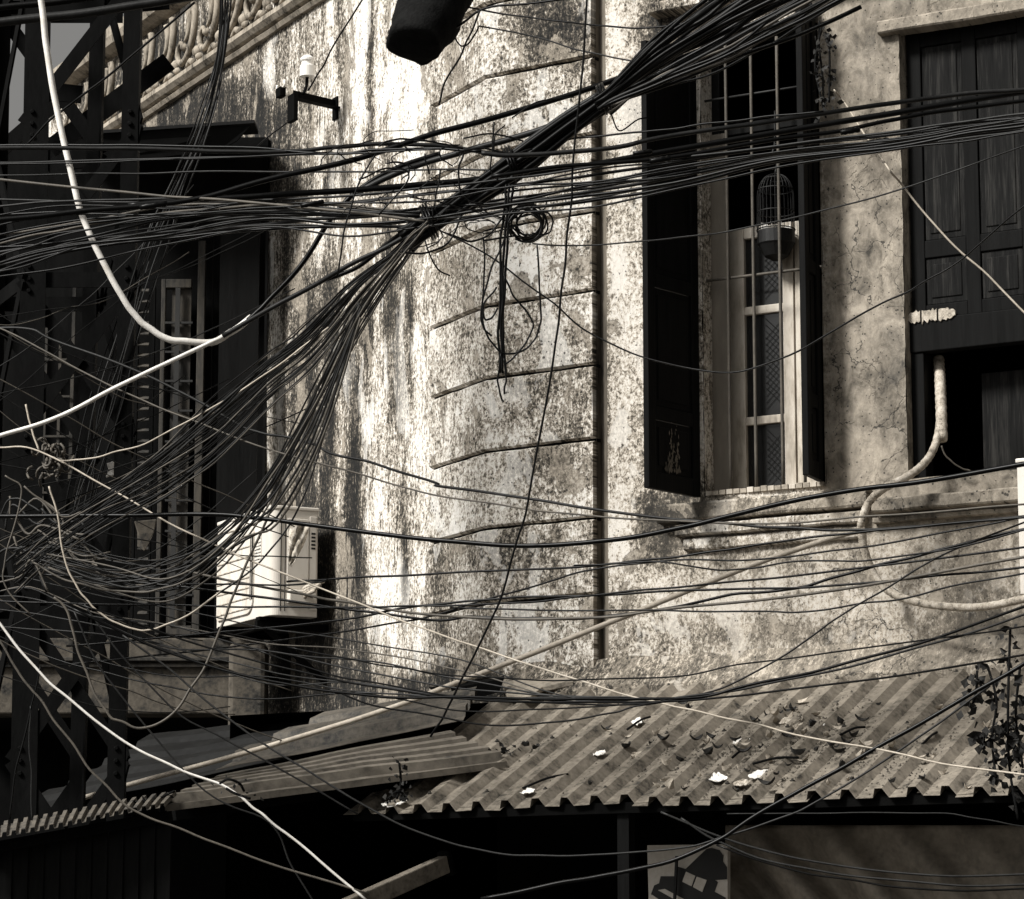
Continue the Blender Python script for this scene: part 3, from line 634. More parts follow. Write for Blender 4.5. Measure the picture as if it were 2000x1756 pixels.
while z < ZM - .5:
    h = .78
    for (a, b_, off) in ((0, 1, -.012), (1, 2, .012), (2, 3, .012), (3, 0, .012)):
        pa, pb = (legpt(a, z), legpt(b_, z + h)) if k % 2 else (legpt(b_, z), legpt(a, z + h))
        ctr = (legpt(0, z) + legpt(2, z)) / 2; o_ = Vector((0, off, 0)) if a in (0, 2) else Vector((off, 0, 0))
        if a == 0: o_ = Vector((0, .012, 0))
        MB().bar(pa + o_, pb + o_, .010, .070, (0, 0, 1)).build('brace', 'steel_dark', mast)
        if a == 0:
            pa, pb = (legpt(b_, z), legpt(a, z + h)) if k % 2 else (legpt(a, z), legpt(b_, z + h))
            if k % 3 != 1: MB().bar(pa + Vector((0, .03, 0)), pb + Vector((0, .03, 0)), .010, .06).build('brace', 'steel_dark', mast)
        if k % 2 == 0: MB().bar(legpt(a, z) + o_ * 2.2, legpt(b_, z) + o_ * 2.2, .010, .075).build('strut', 'steel_dark', mast)
    for i in (0, 1):
        for dz in (-.06, 0, .06):
            p = legpt(i, z + dz) + Vector((.045 if i == 0 else -.04, -.001, 0)); f2 = Frame(p, (1, 0, 0), (0, 0, 1), (0, -1, 0))
            MB().lathe(f2, [(.013, 0), (.013, .007), (.008, .012)], 6).build('bolt', 'steel_dark', mast)
    z += h; k += 1
# cross arms at the top that carry the cables
for (xa, ya, xb, yb, Y, w_) in ((60, 175, 160, 185, 14.9, .09), (-40, 30, 330, 0, 15.3, .10), (45, 330, 330, 120, 15.35, .10), (100, 30, 240, 30, 15.3, .08), (-30, 320, 110, 200, 15.4, .08)):
    MB().bar(at(xa, ya, Y), at(xb, yb, Y), .012, w_).build('cross_arm', 'steel_dark', mast)

# ------------------------------------------------------------------ corrugated roofs
eave_p = F3.hit(1400, 1568, RUN); ZE = eave_p.z; ZR = F3.z(1500, 1330, .06)
def RP(s, t, up=0.0):
    """point on the lean-to roof: s along the wall, t 0 at the eave to 1 at the wall"""
    return F3.P(s, ZE + (ZR - ZE) * t + up, RUN + (.06 - RUN) * t)
def on_roof(x, y, up=0.0):
    a, b_, c = RP(0, 0, up), RP(1, 0, up), RP(0, 1, up); n = (b_ - a).cross(c - a); r = ray(x, y); p = CAMP + r * ((a - CAMP).dot(n) / r.dot(n))
    return p
def roof_st(x, y):
    p = on_roof(x, y); return (p - F3.o).dot(F3.d), (RUN - (p - F3.o).dot(F3.n)) / (RUN - .06)
PITCHR = .158
PROF = [(0, 0), (.080, 0), (.088, .041), (.124, .041)]       # flat trough, flank, crest, flank
def sheet_mesh(P, s0, n_ribs, t0, t1, nt=10, lift=lambda u: 0, clip=None, skew=0.0):
    mb = MB(); cols = []
    for k in range(n_ribs): cols += [(s0 + k * PITCHR + a, h) for a, h in PROF]
    cols.append((s0 + n_ribs * PITCHR, 0)); cols.append((s0 + n_ribs * PITCHR + .09, .003))
    m = len(cols)
    for j in range(nt + 1):
        for (s, h) in cols:
            lo = t0 + noise.noise(Vector((s * 5.3, 1, 0))) * .012; t = lo + (t1 - lo) * j / nt
            p = P(s, t); mb.v.append(p + Vector((0, 0, h + lift(s) + noise.noise(Vector((s * 1.7, t * 3, 4))) * .007)))
    mb.f = [(j * m + i, j * m + i + 1, (j + 1) * m + i + 1, (j + 1) * m + i) for j in range(nt) for i in range(m - 1)]
    # thickness
    b0 = len(mb.v); mb.v += [p - Vector((0, 0, .0025)) for p in mb.v[:b0]]
    mb.f += [tuple(i + b0 for i in f[::-1]) for f in mb.f[:(m - 1) * nt]]
    rim = [i for i in range(m)] + [j * m + m - 1 for j in range(1, nt + 1)] + [nt * m + i for i in range(m - 2, -1, -1)] + [j * m for j in range(nt - 1, 0, -1)]
    mb.f += [(rim[(i + 1) % len(rim)], rim[i], rim[i] + b0, rim[(i + 1) % len(rim)] + b0) for i in range(len(rim))]
    return mb
roof = thing('corrugated_roof', 'large grey ribbed metal lean-to roof sloping up to the window wall', 'roof', RP(1, 0))
sA, tA = roof_st(668, 1593); sB, tB = roof_st(905, 1392)
s = sA; k = 0
while s < 4.4:
    nrib = 5
    sheet_mesh(RP, s, nrib, -.0 + random.uniform(-.012, .012), 1.0, lift=lambda u, k=k: .004 * (k % 2)).build('sheet', 'sheet', roof); s += nrib * PITCHR; k += 1
sme = None
for t_ in (.07, .5, .92):
    s_ = sA + .106
    while s_ < 3.4:
        p = RP(s_ + random.uniform(-.01, .01), t_ + random.uniform(-.01, .01), .044)
        if sme is None:
            o = MB().lathe(Frame(p, F3.d, F3.d.cross(Vector((0, 0, 1))), (0, 0, 1)), [(.012, -.004), (.012, .001), (.006, .003), (.006, .009), (.001, .010)], 7).build('screw', 'bay_grey', roof); sme = (o, p)
        else:
            o = sme[0].copy(); COL.objects.link(o); o.location = p - sme[1]
        s_ += PITCHR * 2
for t_ in (.04, .5, .93): MB().bar(RP(sA + .03, t_, -.035), RP(4.3, t_, -.035), .05, .05).build('purlin', 'interior', roof)
for s_ in (F3.s(1225, 1650, RUN - .1), F3.s(2060, 1650, RUN - .1)):
    p = RP(s_, .06, -.07); MB().box(Frame((p.x, p.y, 0), F3.d, F3.n, (0, 0, 1)), -.03, .03, -.03, .03, 0, p.z).build('post', 'old_wood', roof)
# lapped loose sheets at the left: bilinear patches between four photo points
def patch_sheet(name, LL, LR, UR, UL, ribs, mat, parent, h=.042, nt=12, ribs_along=True):
    c = [at(*p) for p in (LL, LR, UR, UL)]; mb = MB(); rows = []
    for k in range(ribs): rows += [((k + a) / ribs, hh) for a, hh in ((0, 0), (.42, 0), (.50, h), (.90, h))]
    rows.append((1, 0)); m = len(rows)
    for j in range(nt + 1):
        u = j / nt
        for v, hh in rows:
            uu, vv = (u, v) if ribs_along else (v, u)
            p = c[0].lerp(c[1], uu).lerp(c[3].lerp(c[2], uu), vv)
            mb.v.append(p + Vector((0, 0, hh + noise.noise(p * 2.5) * .012)))
    mb.f = [(j * m + i, (j + 1) * m + i, (j + 1) * m + i + 1, j * m + i + 1) for j in range(nt) for i in range(m - 1)]
    b0 = len(mb.v); mb.v += [p - Vector((0, 0, .003)) for p in mb.v[:b0]]; mb.f += [tuple(i + b0 for i in f[::-1]) for f in list(mb.f)]
    rim = [i for i in range(m)] + [j * m + m - 1 for j in range(1, nt + 1)] + [nt * m + i for i in range(m - 2, -1, -1)] + [j * m for j in range(nt - 1, 0, -1)]
    mb.f += [(rim[i], rim[(i + 1) % len(rim)], rim[(i + 1) % len(rim)] + b0, rim[i] + b0) for i in range(len(rim))]
    return mb.build(name, mat, parent)
yR = on_roof(985, 1487).y
roof2 = thing('lapped_sheet_roof', 'low roof of lapped rusty ribbed sheets running out towards the mast', 'roof', at(400, 1570, 15.4))
patch_sheet('sheet', (318, 1572, 14.45), (990, 1488, yR - .12), (878, 1440, yR + .28), (430, 1528, 15.1), 5, 'sheet_light', roof2)
patch_sheet('sheet', (-60, 1648, 14.0), (322, 1576, 14.25), (345, 1550, 14.5), (-60, 1622, 14.42), 21, 'sheet_tin', roof2, ribs_along=False, h=.019)
patch_sheet('sheet', (420, 1505, 15.6), (905, 1405, yR + .35), (932, 1360, yR + .75), (640, 1405, 16.7), 3, 'sheet_tin', roof2, h=.05)
patch_sheet('sheet', (30, 1590, 16.8), (560, 1480, 15.9), (740, 1392, 17.0), (300, 1440, 18.2), 4, 'sheet_dark', roof2, h=.03)
MB().bar(at(322, 1579, 14.43), at(990, 1493, yR - .14), .004, .030).build('edge_strip', 'sheet_light', roof2)
for (xa, ya, Ya, xb, yb, Yb) in ((-60, 1664, 14.12, 326, 1594, 14.35), (340, 1592, 14.6, 960, 1505, 15.3)): MB().bar(at(xa, ya, Ya), at(xb, yb, Yb), .05, .05).build('rafter', 'interior', roof2)
# torn mortar / felt scrap lying at the roof's upper corner
mb = MB(); poly = [(975, 1330), (990, 1365), (1035, 1372), (1060, 1352), (1120, 1340), (1080, 1325)]
mb.prism([on_roof(x, y, .05) for x, y in poly], (0, 0, .03)); mb.build('felt_scrap', 'mortar', roof2, bevel=.006)
mb = MB(); poly = [(880, 1345), (985, 1325), (975, 1352), (900, 1372)]; mb.prism([at(x, y, 16.0) for x, y in poly], (0, .05, .02)); mb.build('flashing', 'bay_dark', roof2)

# black boards added as darkness below the low roof, hiding the mast's foot
bf = thing('dark_boards', 'black boards added for the darkness under the low roof at the mast foot', 'dark screen', at(140, 1756, 14.3))
for k in range(13):
    x0 = -70 + k * 31; Yk = 14.22 + .012 * k; zt_ = at(x0, 1654 - 5.6 * k, Yk).z; p, q = at(x0, 1756, Yk), at(x0 + 30, 1756, Yk)
    MB().box(WORLD, p.x, q.x, Yk, Yk + .02, 0, zt_).build('plank', 'old_wood' if k % 3 == 1 else 'black_wood', bf, bevel=.003)
# ------------------------------------------------------------------ things under the eave
sb_c = [F3.hit(x, y, .95) for x, y in ((1264, 1651), (1421, 1649), (1421, 1800), (1268, 1800))]
sign = thing('shop_sign', 'grey shop sign board with black piano silhouettes under the eave', 'sign', sb_c[3])
MB().prism(sb_c, F3.n * -.03).build('board', 'sign_board', sign)
def zpx(zx, zy): return 1180 + zx / 6.667, 1560 + zy / 6.667
def flat(poly, out, name, mat, th=.003): return MB().prism([F3.hit(*zpx(*p), out) for p in poly], F3.n * -th).build(name, mat, sign)
flat([(960, 885), (1060, 915), (1330, 655), (1400, 640), (1500, 670), (1550, 740), (1545, 820), (1597, 890), (1597, 1050), (1440, 1060), (1478, 1085), (1435, 1210), (1580, 1290), (1580, 1560), (760, 1560), (610, 1240), (650, 1130), (715, 1100), (735, 1010), (935, 1010)], .955, 'silhouette', 'ink')
for poly in ([(1065, 950), (1185, 1005), (1135, 1140), (1015, 1080)], [(1205, 1015), (1335, 1060), (1275, 1215), (1155, 1150)], [(700, 1190), (790, 1175), (1040, 1310), (1200, 1420), (1100, 1430), (930, 1320)], [(620, 1250), (740, 1330), (800, 1420), (640, 1440)]): flat(poly, .959, 'light_field', 'sign_board')
MB().bar(F3.hit(1322, 1672, .985), F3.hit(1316, 1790, .985), .012, .012, F3.n).build('hanger', 'iron', sign)
# hanging tarp
mb = MB(); nx, nz = 60, 26
for j in range(nz + 1):
    for i in range(nx + 1):
        u, v = i / nx, j / nz; x = 1418 + 640 * u; y = 1612 + 260 * v
        f = math.sin((u * 9 - v * 3.2) * 3.1) * .16 * (1 - .85 * u) + math.sin(u * 40 + v * 5) * .006 + noise.noise(Vector((u * 5, v * 4, 0))) * .03
        mb.v.append(F3.hit(x, y, .72 + f * (0.3 + v)))
mb.f = [(j * (nx + 1) + i, j * (nx + 1) + i + 1, (j + 1) * (nx + 1) + i + 1, (j + 1) * (nx + 1) + i) for j in range(nz) for i in range(nx)]
tp = mb.build('tarpaulin', 'tarp', smooth=True); tp.modifiers.new('thick', 'SOLIDIFY').thickness = .004
tag(tp, 'faded grey tarpaulin with slanting folds hanging beneath the big roof', 'tarpaulin')
# folding awning arm
aw = thing('awning_arm', 'pale metal box rail with bolt holes slanting in the dark below the eave', 'rail', at(700, 1760, 14.6))
pa, pb = at(640, 1790, 14.4), at(868, 1688, 15.0)
MB().bar(pa, pb, .06, .085).build('rail', 'sheet', aw, bevel=.006)
MB().bar(pa + Vector((0, -.033, .02)), pb + Vector((0, -.033, .02)), .006, .018).build('rib', 'sheet_light', aw); MB().bar(pa + Vector((0, -.033, -.024)), pb + Vector((0, -.033, -.024)), .006, .018).build('rib', 'sheet_light', aw)
MB().bar(pb + (pb - pa).normalized() * .001, pb + (pb - pa).normalized() * .03, .075, .12).build('end_cap', 'steel_dark', aw, bevel=.004)
for k in (.93, .88, .82):
    f2 = Frame(pa.lerp(pb, k) + Vector((0, -.031, 0)), (1, 0, 0), (0, 0, 1), (0, -1, 0)); MB().lathe(f2, [(.010, 0), (.010, .003), (.006, .005)], 8).build('bolt', 'ink', aw)

# ------------------------------------------------------------------ air conditioners
def aircon(fr, w, d, h, label, sticker=True):
    """fr: X to the right along the front, Y into the wall, Z up; origin at the front right bottom corner"""
    t_ = thing('air_conditioner', label, 'air conditioner', fr.P(-w / 2, d / 2, 0)); mb = MB()
    r = .06; pr = [(-w, 0), (-w, d), (0, d)] + [(0, r)] + [(-r + r * math.cos(a), r - r * math.sin(a)) for a in [math.pi / 16 * k for k in range(1, 8)]] + [(-r, 0)]
    mb.prism([fr.P(x, y, .012) for x, y in pr], fr.Z * (h - .03)); mb.build('case', 'ac_white', t_, bevel=.004)
    mb = MB(); pr2 = [(x * 1.0 + (.006 if x > -w / 2 else -.006), y + (.006 if y > d / 2 else -.006)) for x, y in pr]
    mb.prism([fr.P(x, y, h - .018) for x, y in pr2], fr.Z * .022); mb.build('lid', 'ac_white', t_, bevel=.006)
    gx0, gx1, gz0, gz1 = -w + (.02 if sticker else .14), -.30 * w, .05, h - .06
    q = []; cr = .09
    for cx_, cz_, a0 in ((gx1 - cr, gz1 - cr, 0), (gx0 + .03, gz1 - .03, 90), (gx0 + .03, gz0 + .03, 180), (gx1 - cr, gz0 + cr, 270)):
        R_ = cr if cx_ > gx0 + .05 else .03
        q += [(cx_ + R_ * math.cos(math.radians(a0 + a)), cz_ + R_ * math.sin(math.radians(a0 + a))) for a in range(0, 91, 15)]
    mb = MB(); mb.prism([fr.P(x, -.012, z) for x, z in q], fr.Y * .012); g = mb.build('grille', 'ac_grille', t_, bevel=.003)
    zz = gz0 + .03
    while zz < gz1 - .02:
        x1_ = gx1 - .03; MB().box(fr, gx0 + .01, x1_, -.017, -.012, zz, zz + .006).build('slat', 'conduit', g); zz += .062
    for k in range(4): MB().box(fr, gx1 - .034 + k * .010, gx1 - .030 + k * .010, -.018, -.012, gz0 + .08, gz1 - .09).build('slat', 'ink' if k % 2 else 'ac_white', g)
    for x in (-w + .12, -.12): MB().box(fr, x - .03, x + .03, -.03, d + .0, -.012, .012).build('foot', 'steel_dark', t_, bevel=.003)
    # service cover on the right-hand end
    cv = MB(); f2 = Frame(fr.P(0, 0, 0), fr.Y, fr.X, fr.Z)
    cv.box(f2, .10, d - .06, 0, .008, .26 * h, h - .07).build('service_cover', 'ac_white', t_, bevel=.005)
    MB().box(f2, d - .055, d - .01, 0, .006, .05, h - .05).build('end_strip', 'ac_white', t_, bevel=.003)
    MB().box(f2, .06, .065, -.001, .003, .04, h - .05).build('seam', 'cable_grey', t_); MB().box(f2, .088, .092, -.001, .003, .04, h - .05).build('seam', 'cable_grey', t_)
    MB().box(f2, .10, d - .06, .0, .05, .13 * h, .25 * h).build('valve_cover', 'ac_white', t_, bevel=.008)
    if sticker:
        st = MB().box(fr, -.24, -.14, -.004, 0, h * .52, h * .80).build('sticker', 'ac_white', t_)
        z_ = h * .54
        MB().prism([fr.P(-.20, -.006, h * .73), fr.P(-.15, -.006, h * .73), fr.P(-.165, -.006, h * .79)], fr.Y * .002).build('print', 'ink', st)
        while z_ < h * .71:
            x = -.235
            while x < -.15:
                w_ = random.uniform(.006, .02); MB().box(fr, x, min(x + w_, -.145), -.0055, -.004, z_, z_ + .009 * random.uniform(.6, 1)).build('print', 'ink', st); x += w_ + .007
            z_ += .02
        for k in range(5): MB().box(f2, d - .045, d - .018, .006, .007, h * .76 - k * .022, h * .76 - k * .022 + .012).build('print', 'cable_grey', t_)
    return t_
o_ac = F1.hit(528, 1205, .42); fr = Frame(o_ac, F1.d, -F1.n, (0, 0, 1)); ach = F1.hit(528, 988, .42).z - o_ac.z
aircon(fr, .82, .30, ach, 'white air conditioner on the stained flank wall, ribbed grille and a rag beside it')
br = thing('ac_bracket', 'dark bracket shelf carrying the white air conditioner on the flank wall', 'bracket', fr.P(-.4, .3, -.1))
for x in (-.70, -.12):
    MB().bar(fr.P(x, -.04, -.034), fr.P(x, .42, -.034), .04, .04).build('arm', 'steel_dark', br); MB().bar(fr.P(x, .02, -.05), fr.P(x, .42, -.36), .03, .03).build('strut', 'steel_dark', br)
MB().bar(fr.P(-.80, .0, -.058), fr.P(.0, .0, -.058), .04, .008).build('rail', 'steel_dark', br)
pp = fr.P(0.02, .2, ach * .16)
mb = MB()
for k in range(4): mb.tube(catmull([pp + F1.d * .0 + Vector((0, 0, .02 * k)), pp + F1.d * (.05) + Vector((0, 0, .03 + .015 * k)), pp + F1.d * .10 - F1.n * (.03 + .02 * k) + Vector((0, 0, .05 + .02 * k))], 4), .012, 6)
vp = mb.build('pipe_joint', 'conduit', smooth=True); tag(vp, 'pale wrapped pipe joints poking out beside the air conditioner', 'pipe')
# rag
mb = MB(); nx, nz = 6, 18
for j in range(nz + 1):
    v = j / nz
    for i in range(nx + 1):
        u = i / nx; wd = (1 - v) ** .6 * 36 + 4; x = 574 + 22 * (1 - v) * .6 + (u - .5) * wd; y = 1022 + 82 * v + 3 * math.sin(u * 9)
        mb.v.append(at(x - 6 * v, y, 17.35 + .02 * math.sin(u * 11 + v * 6) + .02 * noise.noise(Vector((u * 4, v * 6, 0)))))
mb.f = [(j * (nx + 1) + i, j * (nx + 1) + i + 1, (j + 1) * (nx + 1) + i + 1, (j + 1) * (nx + 1) + i) for j in range(nz) for i in range(nx)]
rg = mb.build('rag', 'cloth', smooth=True); rg.modifiers.new('thick', 'SOLIDIFY').thickness = .006; tag(rg, 'crumpled pale rag draped over the cable in front of the air conditioner', 'rag')
# second unit at the right margin
o2 = F3.hit(2330, 1176, .36); fr2 = Frame(F3.hit(1993, 1166, .36), F3.d, -F3.n, (0, 0, 1)); h2 = F3.hit(1986, 897, .36).z - F3.hit(1986, 1166, .36).z
fr3 = Frame(fr2.P(.8, 0, 0), F3.d, -F3.n, (0, 0, 1)); aircon(fr3, .8, .30, h2, 'white air conditioner cut off at the margin under the big shuttered window', False)

# ------------------------------------------------------------------ bracket with insulator on the flank wall
ib = F1.hit(657, 206, 0); ia = F1.hit(572, 186, .34)
ins = thing('insulator_bracket', 'dark iron bracket with a white ceramic insulator on the flank wall', 'insulator', ib)
MB().angle(ib + Vector((0, 0, -.03)), ia + Vector((0, 0, -.03)), .06, .008, (0, 0, 1), F1.d).build('arm', 'steel_dark', ins)
MB().box(Frame(ib, F1.d, F1.n, (0, 0, 1)), -.035, .035, 0, .012, -.09, .05).build('wall_plate', 'steel_dark', ins)
ic = F1.hit(573, 210, .36); MB().box(Frame(ic, F1.d, F1.n, (0, 0, 1)), -.05, .05, -.01, .02, -.09, .08).build('end_plate', 'steel_dark', ins, bevel=.004)
bs = F1.hit(600, 150, .26); b2 = F1.hit(598, 185, .26)
MB().tube(catmull([b2 + F1.n * .02, b2 + Vector((0, 0, .05)), bs], 5), .010, 7).build('pin', 'steel_dark', ins, smooth=True)
R_ = .046; hh = F1.hit(600, 108, .26).z - bs.z
MB().lathe(Frame(bs, (1, 0, 0), (0, 1, 0), (0, 0, 1)), [(R_ * .8, -.004), (R_, 0), (R_, hh * .48), (R_ * .78, hh * .56), (R_ * .78, hh * .66), (R_ * .95, hh * .74), (R_ * .95, hh * .84), (R_ * .5, hh * .97), (.004, hh)], 20).build('insulator', 'ceramic', ins, smooth=False)
cl = F1.hit(548, 172, .40); 
MB().tube(catmull([cl + F1.d * -.05 + Vector((0, 0, .03)), cl + F1.d * -.05, cl, cl + F1.d * .06, cl + F1.d * .06 + Vector((0, 0, .035))], 4), .008, 6).build('clamp', 'cable_white', ins, smooth=True)
MB().box(Frame(cl + Vector((0, 0, -.03)), F1.d, F1.n, (0, 0, 1)), -.03, .04, -.02, .02, -.03, .03).build('clamp_block', 'steel_dark', ins, bevel=.004)

# ------------------------------------------------------------------ branch stub at the top
mb = MB(); ax = [at(1010, -300, 13.4), at(930, -140, 13.3), at(862, -20, 13.2), at(832, 40, 13.15), at(812, 78, 13.1), at(806, 98, 13.08)]
pts = catmull(ax, 6); n = len(pts); px_ = 13.2 / FPX
def rad(t): return px_ * (78 - 22 * t if t < .86 else (78 - 22 * t) * max(.12, math.sqrt(max(0, 1 - ((t - .86) / .14) ** 2 * .95))))
mb.tube(pts, rad, 22)
mb.v = [v + Vector((noise.noise(v * 9), noise.noise(v * 9 + Vector((5, 5, 5))), noise.noise(v * 9 + Vector((9, 1, 3))))) * .022 + Vector((noise.noise(v * 34), 0, noise.noise(v * 34 + Vector((3, 3, 3))))) * .007 for v in mb.v]
bo = mb.build('branch_stub', 'bark', smooth=True); tag(bo, 'blackened blunt tree branch stub jutting into the top of the view', 'branch')

# ------------------------------------------------------------------ wires
def Yd(x): return 13.9 - 1.9 * max(-.1, min(1.1, x / 2000))
CNT = [0]; CW = {'cable_black': 'black', 'cable_grey': 'dark grey', 'cable_tan': 'tan'}
def wire(pts, w, mat='cable_black', label='thin black wire', cat='wire', group=None, Y=None, name=None, per=7, jit=.35, sides=6, wob=1.0):
    CNT[0] += 1; j = random.uniform(-jit, jit); out = []
    pts = [tuple(p) for p in pts]
    for i, p in enumerate(pts):
        y3 = p[2] if len(p) > 2 else ((Y(p[0]) if callable(Y) else Y) if Y is not None else Yd(p[0]) + j)
        out.append(at(p[0], p[1], y3))
    q = catmull(out, per); ph = random.uniform(0, 99)
    if wob: q = [v + Vector((noise.noise(Vector((i * .23, ph, 0))), 0, noise.noise(Vector((i * .23, ph, 7))))) * (.0035 if w > 6 else .0065) * wob for i, v in enumerate(q)]
    r = w / 2 * (sum(v.y for v in out) / len(out)) / FPX
    nm = name or ('cable' if w >= 7 else 'wire')
    if group and 'tan' not in label and mat in CW: label = label.replace('black ', '') + ', ' + CW[mat]
    o = MB().tube(q, r, sides).build(nm, mat, smooth=True); return tag(o, label, cat if nm != 'cable' else 'cable', group)
def bundle(keys, n, w, label, group, mats=(('cable_black', 1),), name=None, per=6, jit=.3, conv=None, wob=1.0):
    """keys: list of (x, y, half-spread across, half-spread along) control points; each strand keeps a rank plus wandering"""
    for k in range(n):
        rk = -1 + 2 * k / max(1, n - 1) + random.uniform(-.12, .12); rk2 = random.uniform(-1, 1); pts = []
        for (x, y, nx_, ny_, sp) in keys:
            r_ = rk if random.random() < .8 else rk * .7 + rk2 * .3
            pts.append((x + nx_ * r_ * sp + random.uniform(-.10, .10) * sp, y + ny_ * r_ * sp + random.uniform(-.10, .10) * sp))
        mt = random.choices([m_[0] for m_ in mats], [m_[1] for m_ in mats])[0]
        wire(pts, random.uniform(*w), mt, label, 'cable' if w[0] >= 7 else 'wire', group, per=per, jit=jit, name=name, wob=wob)
KB, KG, KT, KW = 'cable_black', 'cable_grey', 'cable_tan', 'cable_white'
# -- distinct heavy cables
wire([(-60, 52), (0, 43), (140, 29), (262, 11), (380, -8), (520, -30)], 19, 'cable_grey', 'heavy grey-brown cable crossing the very top of the lattice mast', Y=13.9)
wire([(-60, 22), (0, 14), (120, 3), (240, -14)], 14, KB, 'heavy black cable just above the grey-brown one on the mast', Y=14.1)
wire([(78, -30), (82, 15), (87, 60), (101, 160), (130, 300), (160, 420), (200, 510), (240, 582), (269, 622), (297, 645), (330, 663), (371, 667), (416, 668), (455, 647), (492, 619)], 14, KW, 'thick white cable drooping down the mast into a deep curve', Y=13.7)
wire([(484, 626), (500, 612), (525, 587), (588, 518), (647, 427), (700, 372), (770, 330), (860, 300)], 11, KB, 'dark cable rising from the white drooping cable to the wire knot', Y=13.62)
wire([(-40, 868), (0, 851), (105, 818), (224, 758), (297, 723), (402, 674), (440, 655)], 9, KW, 'pale cable climbing from the margin to the bottom of the white droop', Y=13.55)
wire([(435, 657), (525, 604), (620, 553), (700, 509), (755, 483), (818, 444), (900, 395)], 10, KG, 'dark grey cable carrying on from the pale one to the bundle')
wire([(-40, 434), (0, 430), (157, 413), (367, 392), (525, 350), (700, 310), (846, 262), (1000, 220), (1157, 171), (1250, 136), (1330, 85), (1400, 38), (1480, -20)], 12, KB, 'thick black cable running clear above the knot up to the top edge', Y=13.2)
wire([(-40, 291), (0, 289), (200, 290), (300, 291), (430, 296), (570, 296), (650, 288), (735, 282), (850, 284), (960, 300)], 9, KG, 'dark cable level across the mast just below the awning', Y=13.3)
wire([(-40, 286), (100, 283), (300, 285), (500, 290), (650, 300), (735, 293), (850, 290), (940, 296)], 6, KB, 'black wire close along the level cable below the awning')
wire([(250, 402), (367, 391), (525, 382), (650, 374), (790, 364), (965, 346), (1140, 324), (1350, 287), (1685, 231), (1900, 195), (2060, 170)], 13, KB, 'thickest black cable passing level behind the bundle knot to the right', Y=13.25)
wire([(940, 300), (1000, 304), (1091, 299), (1210, 287), (1300, 267), (1475, 242), (1608, 221), (1755, 200), (1895, 183), (2060, 172)], 10, KG, 'upper cable of the group crossing both windows, shiny on top', Y=12.6)
wire([(960, 345), (1100, 325), (1300, 309), (1510, 273), (1650, 255), (1755, 231), (1895, 210), (2060, 190)], 9, KB, 'third cable of the group crossing both windows', Y=12.5)
wire([(640, 545), (700, 520), (790, 450), (835, 430)], 9, KB, 'short black cable running up into the bundle neck')
wire([(700, 375), (760, 345), (840, 315), (960, 282), (1050, 255), (1130, 225), (1180, 200)], 13, KG, 'brown-edged cable above the bundle trunk, parallel to it')
# -- trunk of the main bundle between its two ties
bundle([(790, 472, .55, .84, 22), (842, 434, .5, .86, 20), (930, 374, .5, .86, 20), (1020, 312, .52, .85, 26), (1110, 246, .55, .83, 22), (1178, 198, .5, .86, 16)], 13, (11, 15), 'black cable strapped in the slanting trunk of the main bundle', 'cables of the slanting bundle trunk', ((KB, 5), (KG, 1)), name='cable', jit=.12, wob=.5)
# -- fan above the upper tie
bundle([(1165, 206, .5, .86, 12), (1195, 186, .5, .86, 14), (1290, 120, .35, .93, 44), (1400, 55, .35, .93, 62), (1530, -25, .4, .92, 84), (1640, -80, .4, .9, 90)], 34, (6.5, 10.5), 'black cable fanning out from the upper tie to the top edge', 'cables fanning to the top edge', ((KB, 6), (KG, 2)), name='cable', jit=.25)
for k in range(5): wire([(1190, 205 + 5 * k), (1290, 170 - 7 * k), (1400, 140 - 13 * k), (1500, 88 - 13 * k), (1600, 28 - 12 * k), (1680, -20 - 10 * k)], 5, KT if k % 2 else KG, 'tan wire along the lower edge of the fan of cables', 'wire', 'tan wires along the lower edge of the fan')
# -- ties of the bundle
for (x, y, a, w_) in ((1180, 196, -.56, 30), (838, 436, -.60, 36), (1000, 322, -.60, 34)):
    tie = MB()
    for q in range(3):
        pts = [at(x + q * 5 - 5 + w_ * .62 * math.sin(th) * math.sin(-a) * 1.0, y - q * 3 + w_ * .9 * math.sin(th), Yd(x) + .32 * math.cos(th) * .4) for th in [i * math.pi / 8 for i in range(17)]]
        tie.tube(pts, .006, 5)
    tag(tie.build('cable_tie', KB, smooth=True), {1180: 'wire lashing at the upper tie of the slanting bundle', 838: 'wire lashing at the lower neck of the slanting bundle', 1000: 'wire lashing midway along the slanting bundle trunk'}[x], 'tie')
